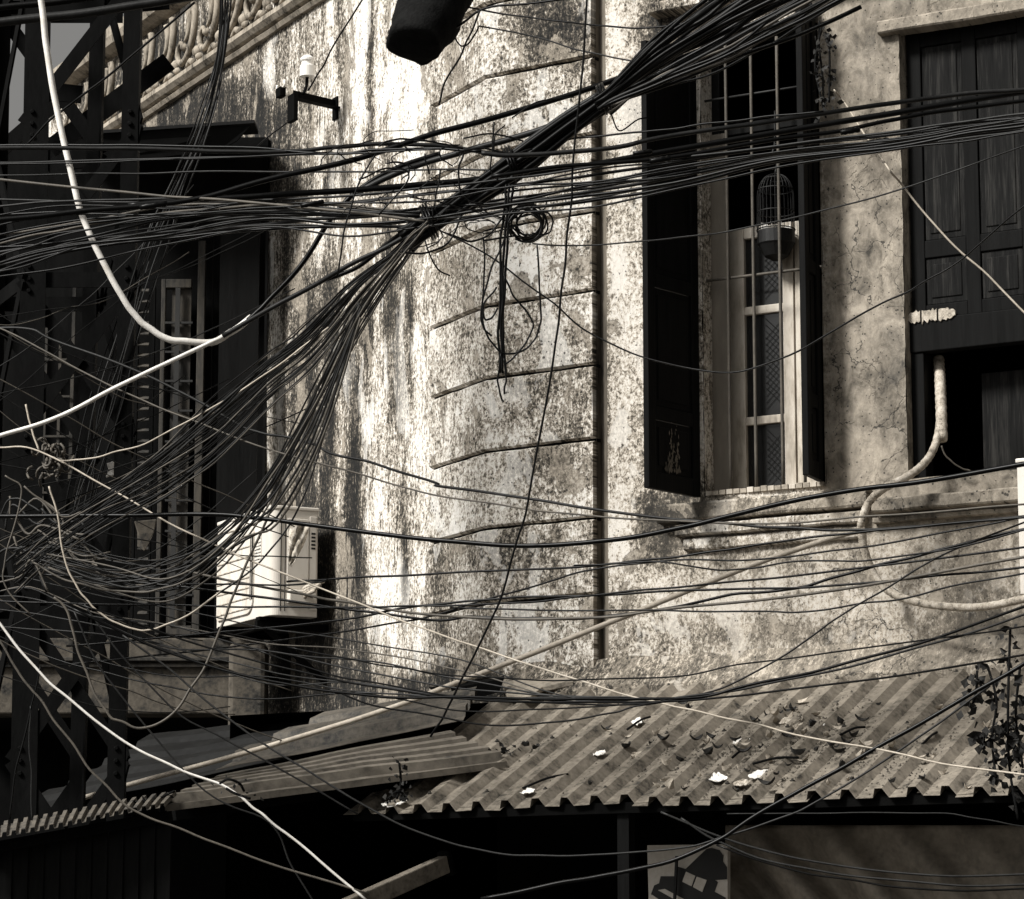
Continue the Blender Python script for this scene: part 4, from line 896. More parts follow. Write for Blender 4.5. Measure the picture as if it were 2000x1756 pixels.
# -- strands fanning down left from the lower neck
for k in range(44):
    u = k / 43 + random.uniform(-.02, .02); u = max(0, min(1, u)); e = random.uniform(-1, 1)
    x1 = 690 + 25 * u; y1 = 540 + 65 * u
    if u < .72:
        v = u / .72; pts = [(835, 436 + 6 * e), (800, 470 + 8 * e), (x1, y1 + 8 * e), (600 + 20 * v, 630 + 75 * v + 9 * e), (525, 690 + 100 * v + 10 * e), (420, 770 + 130 * v + 14 * e), (310, 870 + 100 * v + 20 * e), (200, 960 + 60 * v + 24 * e), (100, 1030 + 50 * v + 26 * e), (30, 1070 + 70 * v + 26 * e)]
    else:
        v = (u - .72) / .28; pts = [(838, 440), (812, 470 + 8 * e), (x1 + 12 * v, y1 + 10 * e), (640 + 20 * v, 720 + 30 * e * .4), (570 + 14 * v, 850 + 20 * v), (520 - 10 * v, 940 + 60 * v + 12 * e), (440 - 20 * v, 1040 + 60 * v + 20 * e), (330, 1110 + 50 * v + 24 * e), (210, 1120 + 40 * e), (90, 1085 + 30 * e)]
    pts = [pts[0]] + [(x + random.uniform(-5, 5), y + random.uniform(-7, 7)) for x, y in pts[1:]]
    wire(pts, random.choice([2.4, 2.8, 3.2, 3.8, 4.8]), random.choices([KB, KG, KT], [7, 4, 1])[0], ('uppermost wire of the spray sweeping down from the bundle neck' if k == 0 else 'steepest wire of the spray, falling beside the air conditioner' if k == 43 else 'thin wire in the spray sweeping down from the bundle neck to the mast'), 'wire', 'wires in the spray from the bundle neck to the mast', jit=.5)
# -- level and slightly rising group through the middle
for k in range(12):
    u = k / 11; e = lambda a: random.uniform(-a, a); gy = 380 + 80 * u
    wire([(-40, 405 + 150 * u + e(12)), (120, 400 + 110 * u + e(14)), (320, 398 + 75 * u + e(12)), (520, 392 + 60 * u + e(10)), (680, 384 + 70 * u + e(10)), (840, 372 + 72 * u + e(10)), (1000, 352 + 70 * u + e(8)), (1160, 330 + 68 * u + e(7)), (1320, 307 + 62 * u + e(5)), (1520, 282 + 42 * u + e(5)), (1730, 262 + 36 * u + e(5)), (1900, 238 + 32 * u + e(5)), (2060, 215 + 35 * u + e(5))], random.uniform(3.5, 7.5), random.choices([KB, KG], [4, 1])[0],
         'black wire in the loose level group passing behind the bundle trunk', 'wire', 'loose level wires behind the bundle trunk', jit=.4)
for k in range(7):
    e = lambda a: random.uniform(-a, a)
    wire([(-40, 470 + 13 * k + e(8)), (60, 452 + 11 * k + e(6)), (160, 430 + 9 * k + e(8)), (320, 405 + 8 * k + e(8)), (480, 392 + 6 * k + e(8)), (640, 398 + 6 * k + e(8)), (820, 420 + e(8))], random.uniform(3.5, 6), random.choices([KB, KG, KT], [2, 3, 2])[0], 'wire slanting from the mast up into the bundle neck', 'wire', 'wires slanting from the mast into the bundle neck')
L1 = [([(-40, 318), (210, 313), (490, 305), (700, 299), (860, 290)], 4, KG, 'thin dark wire level below the awning, second of the pair'),
      ([(-40, 343), (175, 340), (385, 336), (700, 336), (850, 331), (1000, 332)], 4, KG, 'thin level wire passing just above the crossing of the mast wires'),
      ([(-40, 348), (0, 352), (245, 376), (420, 390), (700, 416), (830, 432)], 6, KT, 'tan wire sloping down from the mast to the bundle neck'),
      ([(-40, 388), (210, 396), (455, 396), (700, 410), (820, 425)], 5, KG, 'grey wire sagging almost level into the bundle neck'),
      ([(-40, 322), (150, 318), (330, 312), (640, 300)], 3.5, KB, 'hair-thin black wire level over the mast'),
      ([(1130, 269), (1250, 258), (1350, 247), (1475, 230), (1608, 218)], 4.5, KB, 'short thin black wire above the shiny cable at the barred window'),
      ([(1040, 476), (1140, 480), (1300, 467), (1440, 448), (1615, 410), (1755, 371), (1878, 329), (2060, 262)], 3.5, KG, 'single thin wire rising gently across the barred window and the pier'),
      ([(850, 445), (955, 500), (1070, 585), (1160, 655), (1265, 700), (1370, 724), (1450, 724), (1560, 685), (1690, 610), (1780, 565), (1860, 520), (1930, 460), (2030, 380)], 4, KB, 'thin black wire sagging from the neck below the cage and rising right'),
      ([(1629, 175, F3.hit(1605, 150, .25).y), (1654, 210, F3.hit(1654, 210, .35).y), (1720, 308), (1765, 367), (1853, 469), (1940, 550), (2010, 620)], 4, 'cable_pale', 'white wire slanting down across the big shuttered window'),
      ([(1147, -30), (1136, 157), (1122, 297), (1115, 385), (1105, 490), (1094, 600), (1077, 720), (1035, 965), (1010, 1063), (975, 1175), (951, 1226), (902, 1327), (867, 1397), (839, 1440)], 4.5, KB, 'long near-vertical black wire down the corner strip to the roof'),
      ([(900, 12), (1035, 35), (1140, 47), (1245, 56), (1350, 42)], 4, KB, 'thin wire crossing the top of the corner strip beside the branch stub'),
      ([(935, 52), (1035, 70), (1140, 100), (1245, 122), (1330, 150)], 3.5, KG, 'thin grey wire sloping down the top of the corner strip'),
      ([(854, 76), (900, 48), (948, 16), (1040, 6), (1140, -6)], 5, KB, 'black wire bent along the topmost groove of the corner strip'),
      ([(858, 205), (866, 168), (895, 115), (916, 70), (940, 20)], 4, KB, 'thin wire dangling beneath the branch stub'),
      ([(890, 38), (888, 62), (895, 85), (908, 90), (922, 76), (935, 52)], 3.5, KB, 'small wire loop hanging near the branch stub'),
      ([(720, -20), (657, 80), (625, 140), (600, 178)], 3.5, KB, 'thin wire running up from the insulator bracket'),
      ([(560, 240), (530, 262), (500, 288)], 3, KB, 'thin wire stub hanging from the insulator bracket'),
      ([(380, 5), (215, 145), (110, 225), (50, 285)], 5, KB, 'black wire slanting across the top of the mast')]
for p, w_, m_, l_ in L1: wire(p, w_, m_, l_)
for k in range(9):
    e = lambda a: random.uniform(-a, a)
    wire([(455 - 3 * k, -30), (440 - 2 * k, 105), (412 - 4 * k + e(4), 245), (372 - 5 * k + e(6), 350), (330 - 7 * k + e(8), 480), (285 - 8 * k + e(10), 640), (240 - 8 * k + e(14), 800), (190 - 6 * k + e(16), 960), (130 + e(30), 1080)], random.uniform(2.8, 4), random.choice([KB, KG, KG]), 'thin wire in the curtain dropping from the frieze behind the mast cables', 'wire', 'thin wires dropping from the frieze', Y=lambda x: 14.6 + random.uniform(-.05, .05))
for i, (x, y, dx, dy, w_) in enumerate([(1738, 286, 26, -4, 15), (1715, 276, 20, -3, 11), (1660, 256, 18, -3, 12), (1290, 312, 20, -3, 12), (1255, 298, 18, -2, 10), (610, 398, 22, -4, 10), (300, 401, 26, -4, 12)]):
    tag(MB().tube(catmull([at(x - dx, y - dy, 12.45), at(x, y, 12.44), at(x + dx, y + dy, 12.45)], 4), lambda t: w_ / 2 * 12.4 / FPX * (1 + .12 * math.sin(t * 31)), 8).build('splice_sleeve', 'cable_black', smooth=True), ['thick tape wrap on the level wires over the pier edge', 'slim tape wrap on the level wires over the pier', 'tape wrap on the upper cable beside the creeper post', 'tape wrap on the level wires before the open shutter', 'slim tape wrap on the shiny cable near the channel', 'tape wrap on the level wires by the flank wall edge', 'tape wrap on the level wires beside the mast'][i], 'tape wrap')
# -- lower span across the house front
L2 = [([(-40, 640), (55, 642), (105, 665), (260, 720), (400, 790), (465, 830), (520, 848), (600, 862), (650, 885), (720, 902), (850, 944), (862, 951), (1035, 975), (1175, 997), (1350, 1016), (1500, 1028), (1650, 1036), (1790, 1030), (2060, 1000)], 6, KG, 'wavy dark wire falling from the mast across the streaked flank to the sill'),
      ([(-40, 622), (0, 640), (105, 695), (224, 758), (350, 811), (525, 877), (700, 926), (825, 961), (1000, 990), (1175, 1010), (1350, 1019), (1480, 1023), (1660, 1012), (1850, 998), (2060, 978)], 4, KT, 'straight thin tan wire falling below the wavy one to the sill'),
      ([(-40, 1010), (0, 1009), (245, 1007), (420, 1005), (525, 1014), (650, 1031), (860, 1056), (1035, 1066), (1210, 1053), (1350, 1026), (1475, 996), (1632, 962), (1790, 942), (2060, 896)], 10, KB, 'thick black cable sagging past the air conditioner and up under both windows'),
      ([(-40, 871), (0, 874), (77, 881), (200, 948), (350, 1031), (490, 1094), (700, 1179), (846, 1236), (965, 1275), (1122, 1327), (1245, 1362), (1350, 1387), (1475, 1415), (1580, 1440), (1720, 1464), (1860, 1495), (2060, 1522)], 4, 'cable_pale', 'long pale wire slanting down from the mast across the house to the roof'),
      ([(50, 790), (60, 830), (77, 881)], 4, 'cable_pale', 'short pale wire joining the long slanting one near the mast'),
      ([(118, 900), (160, 897), (210, 888), (297, 860), (402, 804), (525, 727), (640, 640)], 3.5, 'cable_pale', 'pale wire rising from the nest of straps into the spray'),
      ([(560, 1136), (650, 1131), (860, 1121), (1157, 1105), (1230, 1098), (1350, 1084), (1475, 1066), (1632, 1043), (1800, 1028), (2060, 1005)], 5, KB, 'thin black wire rising slightly under the sill, uppermost of three'),
      ([(330, 1140), (450, 1142), (600, 1142), (640, 1130)], 4, KB, 'black wire level across the air conditioner front'),
      ([(360, 1115), (470, 1140), (600, 1162), (700, 1180), (900, 1206), (1140, 1207), (1300, 1190), (1580, 1160), (2060, 1080)], 6, KT, 'tan cable sloping down over the air conditioner'),
      ([(-40, 1172), (200, 1180), (420, 1184), (620, 1186), (800, 1184), (1000, 1178), (1160, 1163), (1350, 1144), (1600, 1118), (2060, 1062)], 4.5, KB, 'level black wire below the air conditioner grille'),
      ([(110, 1300), (380, 1272), (620, 1240), (800, 1212), (870, 1195), (955, 1170), (1060, 1140), (1160, 1112), (1300, 1095), (1475, 1094), (1650, 1072), (1860, 1038), (2060, 995)], 4, KB, 'thin wire climbing across the lower corner strip'),
      ([(130, 1262), (330, 1244), (650, 1213), (800, 1186), (930, 1173), (1050, 1165), (1170, 1163), (1350, 1152), (1580, 1147), (1830, 1126), (2060, 1102)], 5, KB, 'black wire along the lowest groove out to the second air conditioner'),
      ([(60, 1120), (300, 1140), (520, 1168), (700, 1192), (845, 1210), (930, 1205), (1000, 1208), (1140, 1207), (1300, 1188), (1430, 1162), (1550, 1150), (1660, 1120), (1790, 1087), (1920, 1052), (2060, 1020)], 6, KB, 'thicker black wire sagging and rising to the second air conditioner'),
      ([(1120, 1104), (1290, 1098), (1400, 1113), (1475, 1108), (1580, 1095), (1685, 1096), (1860, 1070), (2060, 1020)], 4, KB, 'wavy wire below the sill moulding'),
      ([(880, 1186), (1100, 1192), (1300, 1192), (1480, 1195), (1580, 1195), (1680, 1180), (1770, 1168), (1860, 1146), (2060, 1110)], 4, KB, 'thin wire level on the wall above the big roof')]
for p, w_, m_, l_ in L2: wire(p, w_, m_, l_, jit=.25)
wire([(1690, 1036), (1632, 1048), (1475, 1102), (1330, 1160), (1160, 1228), (1000, 1292), (900, 1330), (800, 1370), (690, 1407), (550, 1450), (420, 1487), (250, 1533), (150, 1562)], 11, 'cable_pale', 'long pale tube slanting from the sill down over the roofs to the mast', Y=lambda x: 13.6 + 1.55 * (1690 - x) / 1440, wob=.6)
# -- node above the roof and its wires
ND = (1345, 1364)
L3 = [([(140, 1187), (315, 1268), (525, 1331), (700, 1357), (850, 1362), (1000, 1364), (1140, 1366), ND, (1440, 1344), (1615, 1306), (1825, 1247), (2060, 1163)], 6, KB, 'black wire sagging along the foot of the wall and climbing to the right margin'),
      ([(150, 1180), (400, 1262), (620, 1320), (780, 1350), (930, 1366), (1100, 1372), (1340, 1368), (1500, 1352), (1755, 1320), (2060, 1270)], 4.5, KB, 'thin wire sagging over the upper roof edge'),
      ([(500, 1268), (650, 1318), (760, 1338), (900, 1362), (1180, 1375), (1350, 1362), (1480, 1310), (1580, 1247), (1650, 1198), (1755, 1136), (1860, 1075), (2060, 1000)], 4, KB, 'thin wire curving up steeply from the roof to the second air conditioner'),
      ([(1290, 1367), (1440, 1347), (1615, 1312), (1825, 1257), (2060, 1180)], 5, KG, 'grey wire twin of the climbing black one at the right'),
      ([(560, 1262), (700, 1290), (820, 1310), (900, 1321), (1080, 1328), (1300, 1322), (1440, 1300), (1650, 1270), (1900, 1238), (2060, 1215)], 3.5, KB, 'thin wire level along the mortar edge above the roof'),
      ([(640, 1345), (730, 1378), (850, 1398), (960, 1417), (1100, 1408), (1200, 1392), (1240, 1380), (1340, 1364)], 4, KB, 'loose wire bellying over the upper part of the roof'),
      ([(650, 1350), (760, 1362), (900, 1388), (1060, 1386), (1220, 1376), (1345, 1364)], 3.5, KB, 'second loose wire over the upper roof, shallower'),
      ([(2060, 1255), (2000, 1297), (1930, 1338), (1755, 1436), (1615, 1516), (1475, 1593), (1405, 1640), (1310, 1682), (1200, 1706), (1100, 1724), (940, 1756)], 9, KB, 'black cable slanting down over the roof front to the shop sign'),
      ([(1935, 1340), (1772, 1457), (1615, 1555), (1545, 1590), (1422, 1632), (1330, 1655), (1200, 1668), (1050, 1672), (950, 1662), (860, 1640), (755, 1597), (650, 1536), (560, 1480), (450, 1405), (340, 1315), (240, 1240)], 4.5, KG, 'grey wire swinging low under the eave and up to the lapped sheets'),
      ([(1290, 1586), (1405, 1634), (1545, 1674), (1720, 1702), (1860, 1711), (2060, 1706)], 5, KG, 'upper of the three wires drooping over the tarpaulin'),
      ([(1330, 1598), (1405, 1645), (1545, 1692), (1720, 1716), (1895, 1730), (2060, 1724)], 5, KG, 'middle of the three wires drooping over the tarpaulin'),
      ([(1400, 1650), (1545, 1700), (1690, 1722), (1825, 1739), (2060, 1734)], 4.5, KB, 'lowest of the three wires drooping over the tarpaulin'),
      ([(1420, 1591), (1600, 1589), (1825, 1588), (1930, 1602), (2060, 1624)], 3, KG, 'hair-thin wire level just under the eave')]
for p, w_, m_, l_ in L3: wire(p, w_, m_, l_, jit=.15, Y=lambda x: 12.9 - .9 * max(0, min(1, (x - 300) / 1700)))
# -- lower left loops
L4 = [([(-40, 1170), (0, 1222), (70, 1306), (140, 1370), (245, 1450), (343, 1501), (434, 1534), (490, 1573), (525, 1600), (595, 1656), (720, 1762)], 5.5, KW, 'bright white wire sweeping down from the margin over the low roof'),
      ([(-40, 1190), (10, 1270), (45, 1327), (84, 1373), (140, 1453), (192, 1520), (259, 1581), (350, 1618), (490, 1674), (720, 1746)], 5, KT, 'tan wire slanting down to the low roof edge, below the white one'),
      ([(105, 1165), (133, 1198), (150, 1264), (175, 1331), (206, 1387), (231, 1408), (276, 1422), (329, 1401), (371, 1348), (395, 1310), (430, 1230), (458, 1156), (500, 1060), (575, 890), (690, 610)], 5.5, KT, 'tan wire hanging in a deep loop in front of the balcony'),
      ([(95, 950), (110, 1000), (120, 1060), (135, 1120), (160, 1160), (182, 1187), (224, 1216), (270, 1229), (308, 1226), (367, 1201), (430, 1156)], 4, 'cable_pale', 'white wire hanging in a loop left of the air conditioner'),
      ([(424, 1161), (520, 1085), (600, 950), (700, 600)], 4, KG, 'dark wire carrying the pale loop up into the spray'),
      ([(48, 950), (90, 985), (125, 1010), (160, 1000)], 4, KT, 'short white strap end on the mast'),
      ([(10, 930), (42, 955), (25, 1040), (8, 1100), (12, 1150), (60, 1200)], 3.5, KT, 'white wire looping at the margin beside the mast'),
      ([(145, 1195), (190, 1298), (265, 1395), (400, 1545), (525, 1605), (570, 1690), (620, 1770)], 4, KG, 'dark wire falling from the mast through the knot on the low roof'),
      ([(165, 1180), (235, 1277), (343, 1388), (450, 1450), (545, 1500), (700, 1590)], 4, KG, 'dark wire slanting behind the white one towards the low roof'),
      ([(60, 1380), (57, 1450), (62, 1520), (62, 1600)], 3.5, KG, 'dark wire hanging straight down beside the mast leg'),
      ([(80, 1300), (60, 1390), (30, 1510), (20, 1600)], 4, KB, 'black wire hanging slantwise at the foot of the mast')]
for p, w_, m_, l_ in L4: wire(p, w_, m_, l_, jit=.1, Y=lambda x: 13.3)
for k in range(10):
    e = lambda a: random.uniform(-a, a); u = k / 9
    wire([(70 + e(15), 1080 + 20 * u + e(10)), (120 + e(8), 1090 + 35 * u + e(8)), (190, 1105 + 45 * u + e(6)), (260, 1108 + 50 * u + e(6)), (330, 1090 + 55 * u + e(8)), (400, 1050 + 60 * u + e(8)), (470, 990 + 70 * u + e(12)), (540, 900 + 110 * u + e(14)), (620, 740 + 140 * u), (705, 570 + 50 * u)], random.uniform(3.5, 5), random.choice([KT, KG, KT, KG]), 'tan wire in the slack loop swinging below the spray beside the mast', 'wire', 'slack tan wires swinging beside the mast')
for k in range(16):
    e = lambda a: random.uniform(-a, a); x, y = 90 + e(60), 1060 + e(70)
    wire([(x - 50 + e(20), y + e(40)), (x - 20 + e(15), y + e(25)), (x + 15 + e(20), y + e(30)), (x + 60 + e(30), y + 30 + e(40))], random.uniform(3, 5.5), random.choice([KT, KT, KG, KG]), 'short loose wire end in the tangle on the mast', 'wire', 'loose wire ends in the mast tangle')
for k in range(8):
    e = lambda a: random.uniform(-a, a); y = 1120 + 18 * k
    wire([(-40, y + e(30)), (60, y + 10 + e(20)), (180, y + 45 + e(20)), (330, y + 80 + e(20)), (520, y + 110 + e(20)), (700, min(1345, y + 140) + e(12)), (900, min(1362, y + 170)), (1120, 1366 + e(6)), (1345, 1364)], random.uniform(2.8, 4.2), random.choice([KG, KG, KT, KB]), 'thin dark wire trailing right from the mast below the air conditioner', 'wire', 'thin wires trailing from the mast below the air conditioner', Y=lambda x: 14.1 - 1.4 * max(0, min(1, x / 1345)))
# -- slack loops around the knot
LP = [[(905, 300), (896, 330), (898, 365), (915, 392), (945, 398)], [(965, 240), (962, 290), (958, 330), (972, 352)], [(985, 245), (968, 262), (965, 300)], [(740, 285), (760, 275), (800, 272), (850, 278), (905, 290)], [(860, 330), (850, 390), (845, 425)], [(830, 300), (838, 340)], [(760, 318), (790, 318), (800, 335), (785, 352)], [(735, 300), (700, 360), (675, 440), (660, 540)], [(905, 270), (960, 262), (1020, 275)], [(890, 300), (940, 290), (1000, 300), (1040, 290)],
      [(780, 490), (830, 495), (880, 470), (900, 420)], [(830, 470), (850, 520), (880, 540)], [(870, 455), (920, 470), (960, 452), (990, 410)], [(800, 385), (860, 395), (920, 410), (1000, 405)], [(930, 395), (960, 420), (1010, 425), (1060, 410), (1070, 385)], [(1000, 230), (1050, 200), (1120, 190)], [(1195, 225), (1210, 255), (1240, 235), (1265, 230)], [(700, 350), (760, 330), (800, 345), (740, 420)]]
for p in LP: wire(p, random.uniform(3, 4.6), KB, 'loose black wire end curling around the bundle knot', 'wire', 'loose wire ends around the bundle knot', jit=.3, Y=lambda x: 12.75)
rq = random.Random(21)
for k in range(26):
    cx, cy = rq.uniform(690, 1010), rq.uniform(280, 470); a0 = rq.uniform(0, 6.28); da = rq.choice([-1, 1]) * rq.uniform(.35, .7); r_ = rq.uniform(18, 60)
    wire([(cx + r_ * (1 + .25 * i) * math.cos(a0 + da * i), cy + r_ * .6 * math.sin(a0 + da * i) + rq.uniform(-4, 4)) for i in range(5)], rq.uniform(1.8, 3.0), KB, 'hair-thin black wire end straying around the bundle knot', 'wire', 'hair-thin wire ends around the bundle knot', Y=12.7 + rq.uniform(-.1, .2), jit=0)
for k in range(34):
    y0 = rq.uniform(430, 1330); x0 = -40; x1 = rq.uniform(330, 640); sl_ = rq.choice([-.9, -.6, -.35, .15, .35, .5]); sag = rq.uniform(5, 45)
    p = [(x0 + (x1 - x0) * t, y0 + sl_ * (x1 - x0) * t + sag * 4 * t * (1 - t) + rq.uniform(-6, 6)) for t in (0, .2, .4, .6, .8, 1)]
    if any(yy < 300 or yy > 1500 for _, yy in p): continue
    wire(p, rq.uniform(1.6, 2.8), rq.choice([KG, KG, KB, KT]), 'hair-thin wire straying through the tangle between mast and bay', 'wire', 'hair-thin wires straying between mast and bay', Y=lambda x: 14.3 + .6 * max(0, x) / 640, jit=0)
# -- coil and hanging loops
for k in range(9):
    cx, cy, rx, ry = 1030 + random.uniform(-6, 6), 436 + random.uniform(-8, 8), random.uniform(24, 38), random.uniform(24, 36); a0 = random.uniform(0, 6); yy = 12.70 + .015 * k
    wire([(cx + rx * math.cos(a0 + i * .55), cy + ry * math.sin(a0 + i * .55), yy) for i in range(12)], 4, KB, 'turn of the black wire coil hanging under the bundle trunk', 'wire', 'turns of the hanging wire coil', wob=.4)
wire([(1040, 420, 12.7), (1070, 415, 12.7), (1080, 440, 12.7), (1065, 458, 12.7), (1040, 455, 12.7)], 4, KB, 'wire loop standing off the side of the hanging coil')
for k, dx in enumerate((0, 6, -6)): wire([(995 + dx, 360), (992 + dx, 400), (985 + dx, 460), (982 + dx * .8, 560), (978 + dx * .6, 650), (982 + dx, 730)], 6, KB, 'black wire of the hank hanging straight down from the trunk', 'wire', 'wires of the hanging hank', Y=12.72 + .02 * k)
LH = [([(1005, 462), (950, 470), (946, 474), (945, 560), (941, 610), (950, 650), (975, 685), (1005, 690), (1035, 675), (1053, 640), (1056, 590), (1048, 480)], 'big wire loop hanging widest below the coil'), ([(985, 470), (962, 520), (940, 600), (944, 640), (960, 655)], 'wire loop bending left of the hanging hank'), ([(985, 540), (1005, 580), (1030, 610), (1040, 640), (1020, 680), (986, 712)], 'pear-shaped wire loop inside the big one'),
      ([(978, 690), (972, 740), (978, 775), (984, 785)], 'left tail of the hanging hank'), ([(984, 700), (988, 740), (985, 770)], 'right tail of the hanging hank'), ([(970, 560), (948, 590), (945, 620), (958, 624), (972, 600)], 'small loop beside the hanging hank')]
for p, l_ in LH: wire(p, 4.2, KB, l_, Y=12.7, jit=0)
# -- conduits at the right
def ribbed(pts, w, mat, label, name='conduit'):
    q = catmull([at(*p) for p in pts], 10); L = len(q); o = MB().tube(q, lambda t: w / 2 * 14 / FPX * (1 + .07 * math.sin(t * L * 2.4)), 10).build(name, mat, smooth=True); return tag(o, label, 'conduit')
wy = F3.hit(1780, 930, .1).y
ribbed([(1832, 712, wy + .25), (1834, 760, wy + .2), (1836, 820, wy + .1), (1826, 870, wy), (1805, 905, wy - .1), (1770, 932, wy - .12), (1725, 955, wy - .12), (1697, 982, wy - .05), (1684, 1015, wy - .05), (1682, 1040, wy - .02), (1692, 1085, wy), (1712, 1130, wy), (1745, 1160, wy - .05), (1800, 1178, wy - .15), (1870, 1186, wy - .3), (1930, 1184, wy - .45), (2010, 1168, wy - .6)], 17, 'conduit', 'pale wrapped conduit snaking from the dark opening over the sill to the margin')
ribbed([(1833, 700, wy + .25), (1836, 740, wy + .17), (1838, 790, wy + .12), (1840, 860, wy + .04)], 24, 'conduit', 'rough lagging round the conduit in the dark lower opening', 'pipe_lagging')
wire([(1838, 870), (1850, 892), (1872, 910), (1895, 922)], 3.5, KT, 'thin tan wire curling out of the dark lower opening', Y=wy - .1)

# ------------------------------------------------------------------ plants, nests and litter
def leaf_mesh(name, L, Wd, curl, mat):
    me = bpy.data.meshes.new(name); vs = []; fs = []
    for i in range(6):
        u = i / 5; w_ = Wd * math.sin(math.pi * min(.98, u * .96 + .02)) ** .8
        for sgn in (-1, 0, 1): vs.append((L * (u - .5), sgn * w_, curl * (abs(sgn) * .5 * Wd / .02 * .02 + (u - .5) ** 2 * L * 1.4) + .004))
    for i in range(5):
        for k in range(2): a = i * 3 + k; fs.append((a, a + 1, a + 4, a + 3))
    me.from_pydata(vs, [], fs); me.update(); me.materials.append(M[mat]); return me
LM = [leaf_mesh('leaf', .075, .022, .9, 'leaf'), leaf_mesh('leaf', .06, .02, 1.5, 'leaf_pale'), leaf_mesh('leaf', .05, .016, 1.2, 'leaf'), leaf_mesh('leaf', .09, .018, .6, 'leaf_pale')]
rn = (RP(1, 0) - RP(0, 0)).cross(RP(0, 1) - RP(0, 0)).normalized()
if rn.z < 0: rn = -rn
spots = [(random.gauss(1520, 170), random.gauss(1470, 45)) for _ in range(75)] + [(random.uniform(900, 1950), random.uniform(1370, 1550)) for _ in range(30)] + [(random.gauss(1550, 40), random.gauss(1410, 14)) for _ in range(12)]
nl = 0
for i, (x, y) in enumerate(spots):
    if not (1350 < y < 1548) or x < 860 or x > 1990: continue
    p = on_roof(x, y, .006); s_q, t_q = roof_st(x, y)
    if t_q > .97 or t_q < .02 or s_q < sA + .1: continue
    fph = ((s_q - sA) % PITCHR); up = .041 if .084 < fph < .13 else .004
    o = bpy.data.objects.new('leaf', LM[i % 4]); COL.objects.link(o); o.location = on_roof(x, y, up) 
    q = rn.to_track_quat('Z', 'Y').to_euler(); o.rotation_euler = (q.x + random.uniform(-.2, .2), q.y + random.uniform(-.3, .3), random.uniform(0, 6.28)); k = random.uniform(.5, 1.15); o.scale = (k, k, k)
    pale = i % 4 in (1, 3)
    tag(o, 'small pale curled leaf lying on the big ribbed roof' if pale else 'small dark dry leaf lying on the big ribbed roof', 'leaf', 'pale leaves on the ribbed roof' if pale else 'dark leaves on the ribbed roof'); nl += 1
def scrap(x, y, wpx, hpx, ang, mat, name, label, cat, up=.02, seed=0, group=None):
    mb = MB(); n = 7; p0 = on_roof(x, y, up); ux = F3.d; uy = (RP(0, 1) - RP(0, 0)).normalized(); kx_ = wpx / FPX * p0.y; ky_ = hpx / FPX * p0.y * 2.0
    rr = random.Random(seed); ca, sa_ = math.cos(ang), math.sin(ang)
    for j in range(n + 1):
        for i in range(n + 1):
            u, v = i / n - .5, j / n - .5; f = 1 - .35 * abs(u * v) * 4 + noise.noise(Vector((u * 3 + seed, v * 3, 1))) * .25
            a, b_ = u * kx_ * f, v * ky_ * f
            mb.v.append(p0 + ux * (a * ca - b_ * sa_) + uy * (a * sa_ + b_ * ca) + rn * (.012 * noise.noise(Vector((u * 6, v * 6, seed))) + .012))
    mb.f = [(j * (n + 1) + i, j * (n + 1) + i + 1, (j + 1) * (n + 1) + i + 1, (j + 1) * (n + 1) + i) for j in range(n) for i in range(n)]
    o = mb.build(name, mat, smooth=False); o.modifiers.new('thick', 'SOLIDIFY').thickness = .003; return tag(o, label, cat, group)
SC = [(1487, 1516, 38, 18, .2, 'paper', 'largest white paper scrap near the front edge of the ribbed roof'), (1402, 1522, 26, 22, .9, 'paper', 'crumpled white scrap on the ribbed roof near its front edge'), (1450, 1533, 28, 12, .1, 'cloth', 'pale rag scrap just below the largest white scrap'), (1245, 1412, 18, 16, .5, 'paper', 'small white scrap high on the ribbed roof'), (1450, 1452, 26, 12, .3, 'paper', 'white scrap in the middle of the ribbed roof'), (1545, 1412, 36, 14, .4, 'cloth', 'pale litter heap in the upper middle of the roof'), (1170, 1475, 26, 12, .2, 'paper', 'white scrap on the left part of the ribbed roof'), (1245, 1477, 22, 11, .4, 'leaf_pale', 'tan scrap beside the small pieces on the ribbed roof'),
      (1025, 1548, 22, 24, 1.2, 'paper', 'white crumpled scrap by the front edge of the ribbed roof'), (770, 1572, 40, 14, .3, 'paper', 'white scrap at the far left tip of the ribbed roof'), (1605, 1420, 12, 8, .2, 'paper', 'tiny white scrap in the upper right of the roof'), (1770, 1483, 20, 9, .3, 'leaf_pale', 'pale scrap beside the slanting black cable on the roof')]
for i, (x, y, w_, h_, a, m_, l_) in enumerate(SC): scrap(x, y, w_ * 1.35, h_ * 1.3, a, m_, 'scrap', l_, 'scrap', seed=i * 3.3)
for i, (x, y, x2, y2) in enumerate([(1110, 1512, 1020, 1540), (1470, 1492, 1560, 1480), (1800, 1455, 1830, 1430), (1430, 1480, 1450, 1468), (1690, 1420, 1640, 1436), (1270, 1400, 1225, 1425)]):
    q = catmull([on_roof(x, y, .04), on_roof((x + x2) / 2 + 4, (y + y2) / 2 - 6, .05), on_roof(x2, y2, .04)], 4); tag(MB().tube(q, .006, 5).build('twig', 'bark', smooth=True), 'dark twig lying on the big ribbed roof', 'twig', 'twigs on the ribbed roof')
def grit(name, pts, label, mat='soil'):
    mb = MB()
    for p in pts:
        r = random.uniform(.003, .010); a = random.uniform(0, 3); mb.add([p + Vector((r * math.cos(a), r * math.sin(a), 0)), p + Vector((r * math.cos(a + 2.1), r * math.sin(a + 2.1), 0)), p + Vector((r * math.cos(a + 4.2), r * math.sin(a + 4.2), 0)), p + Vector((0, 0, r))], [(0, 1, 3), (1, 2, 3), (2, 0, 3)])
    return tag(mb.build(name, mat), label, 'grit', kind='stuff')
gp = []
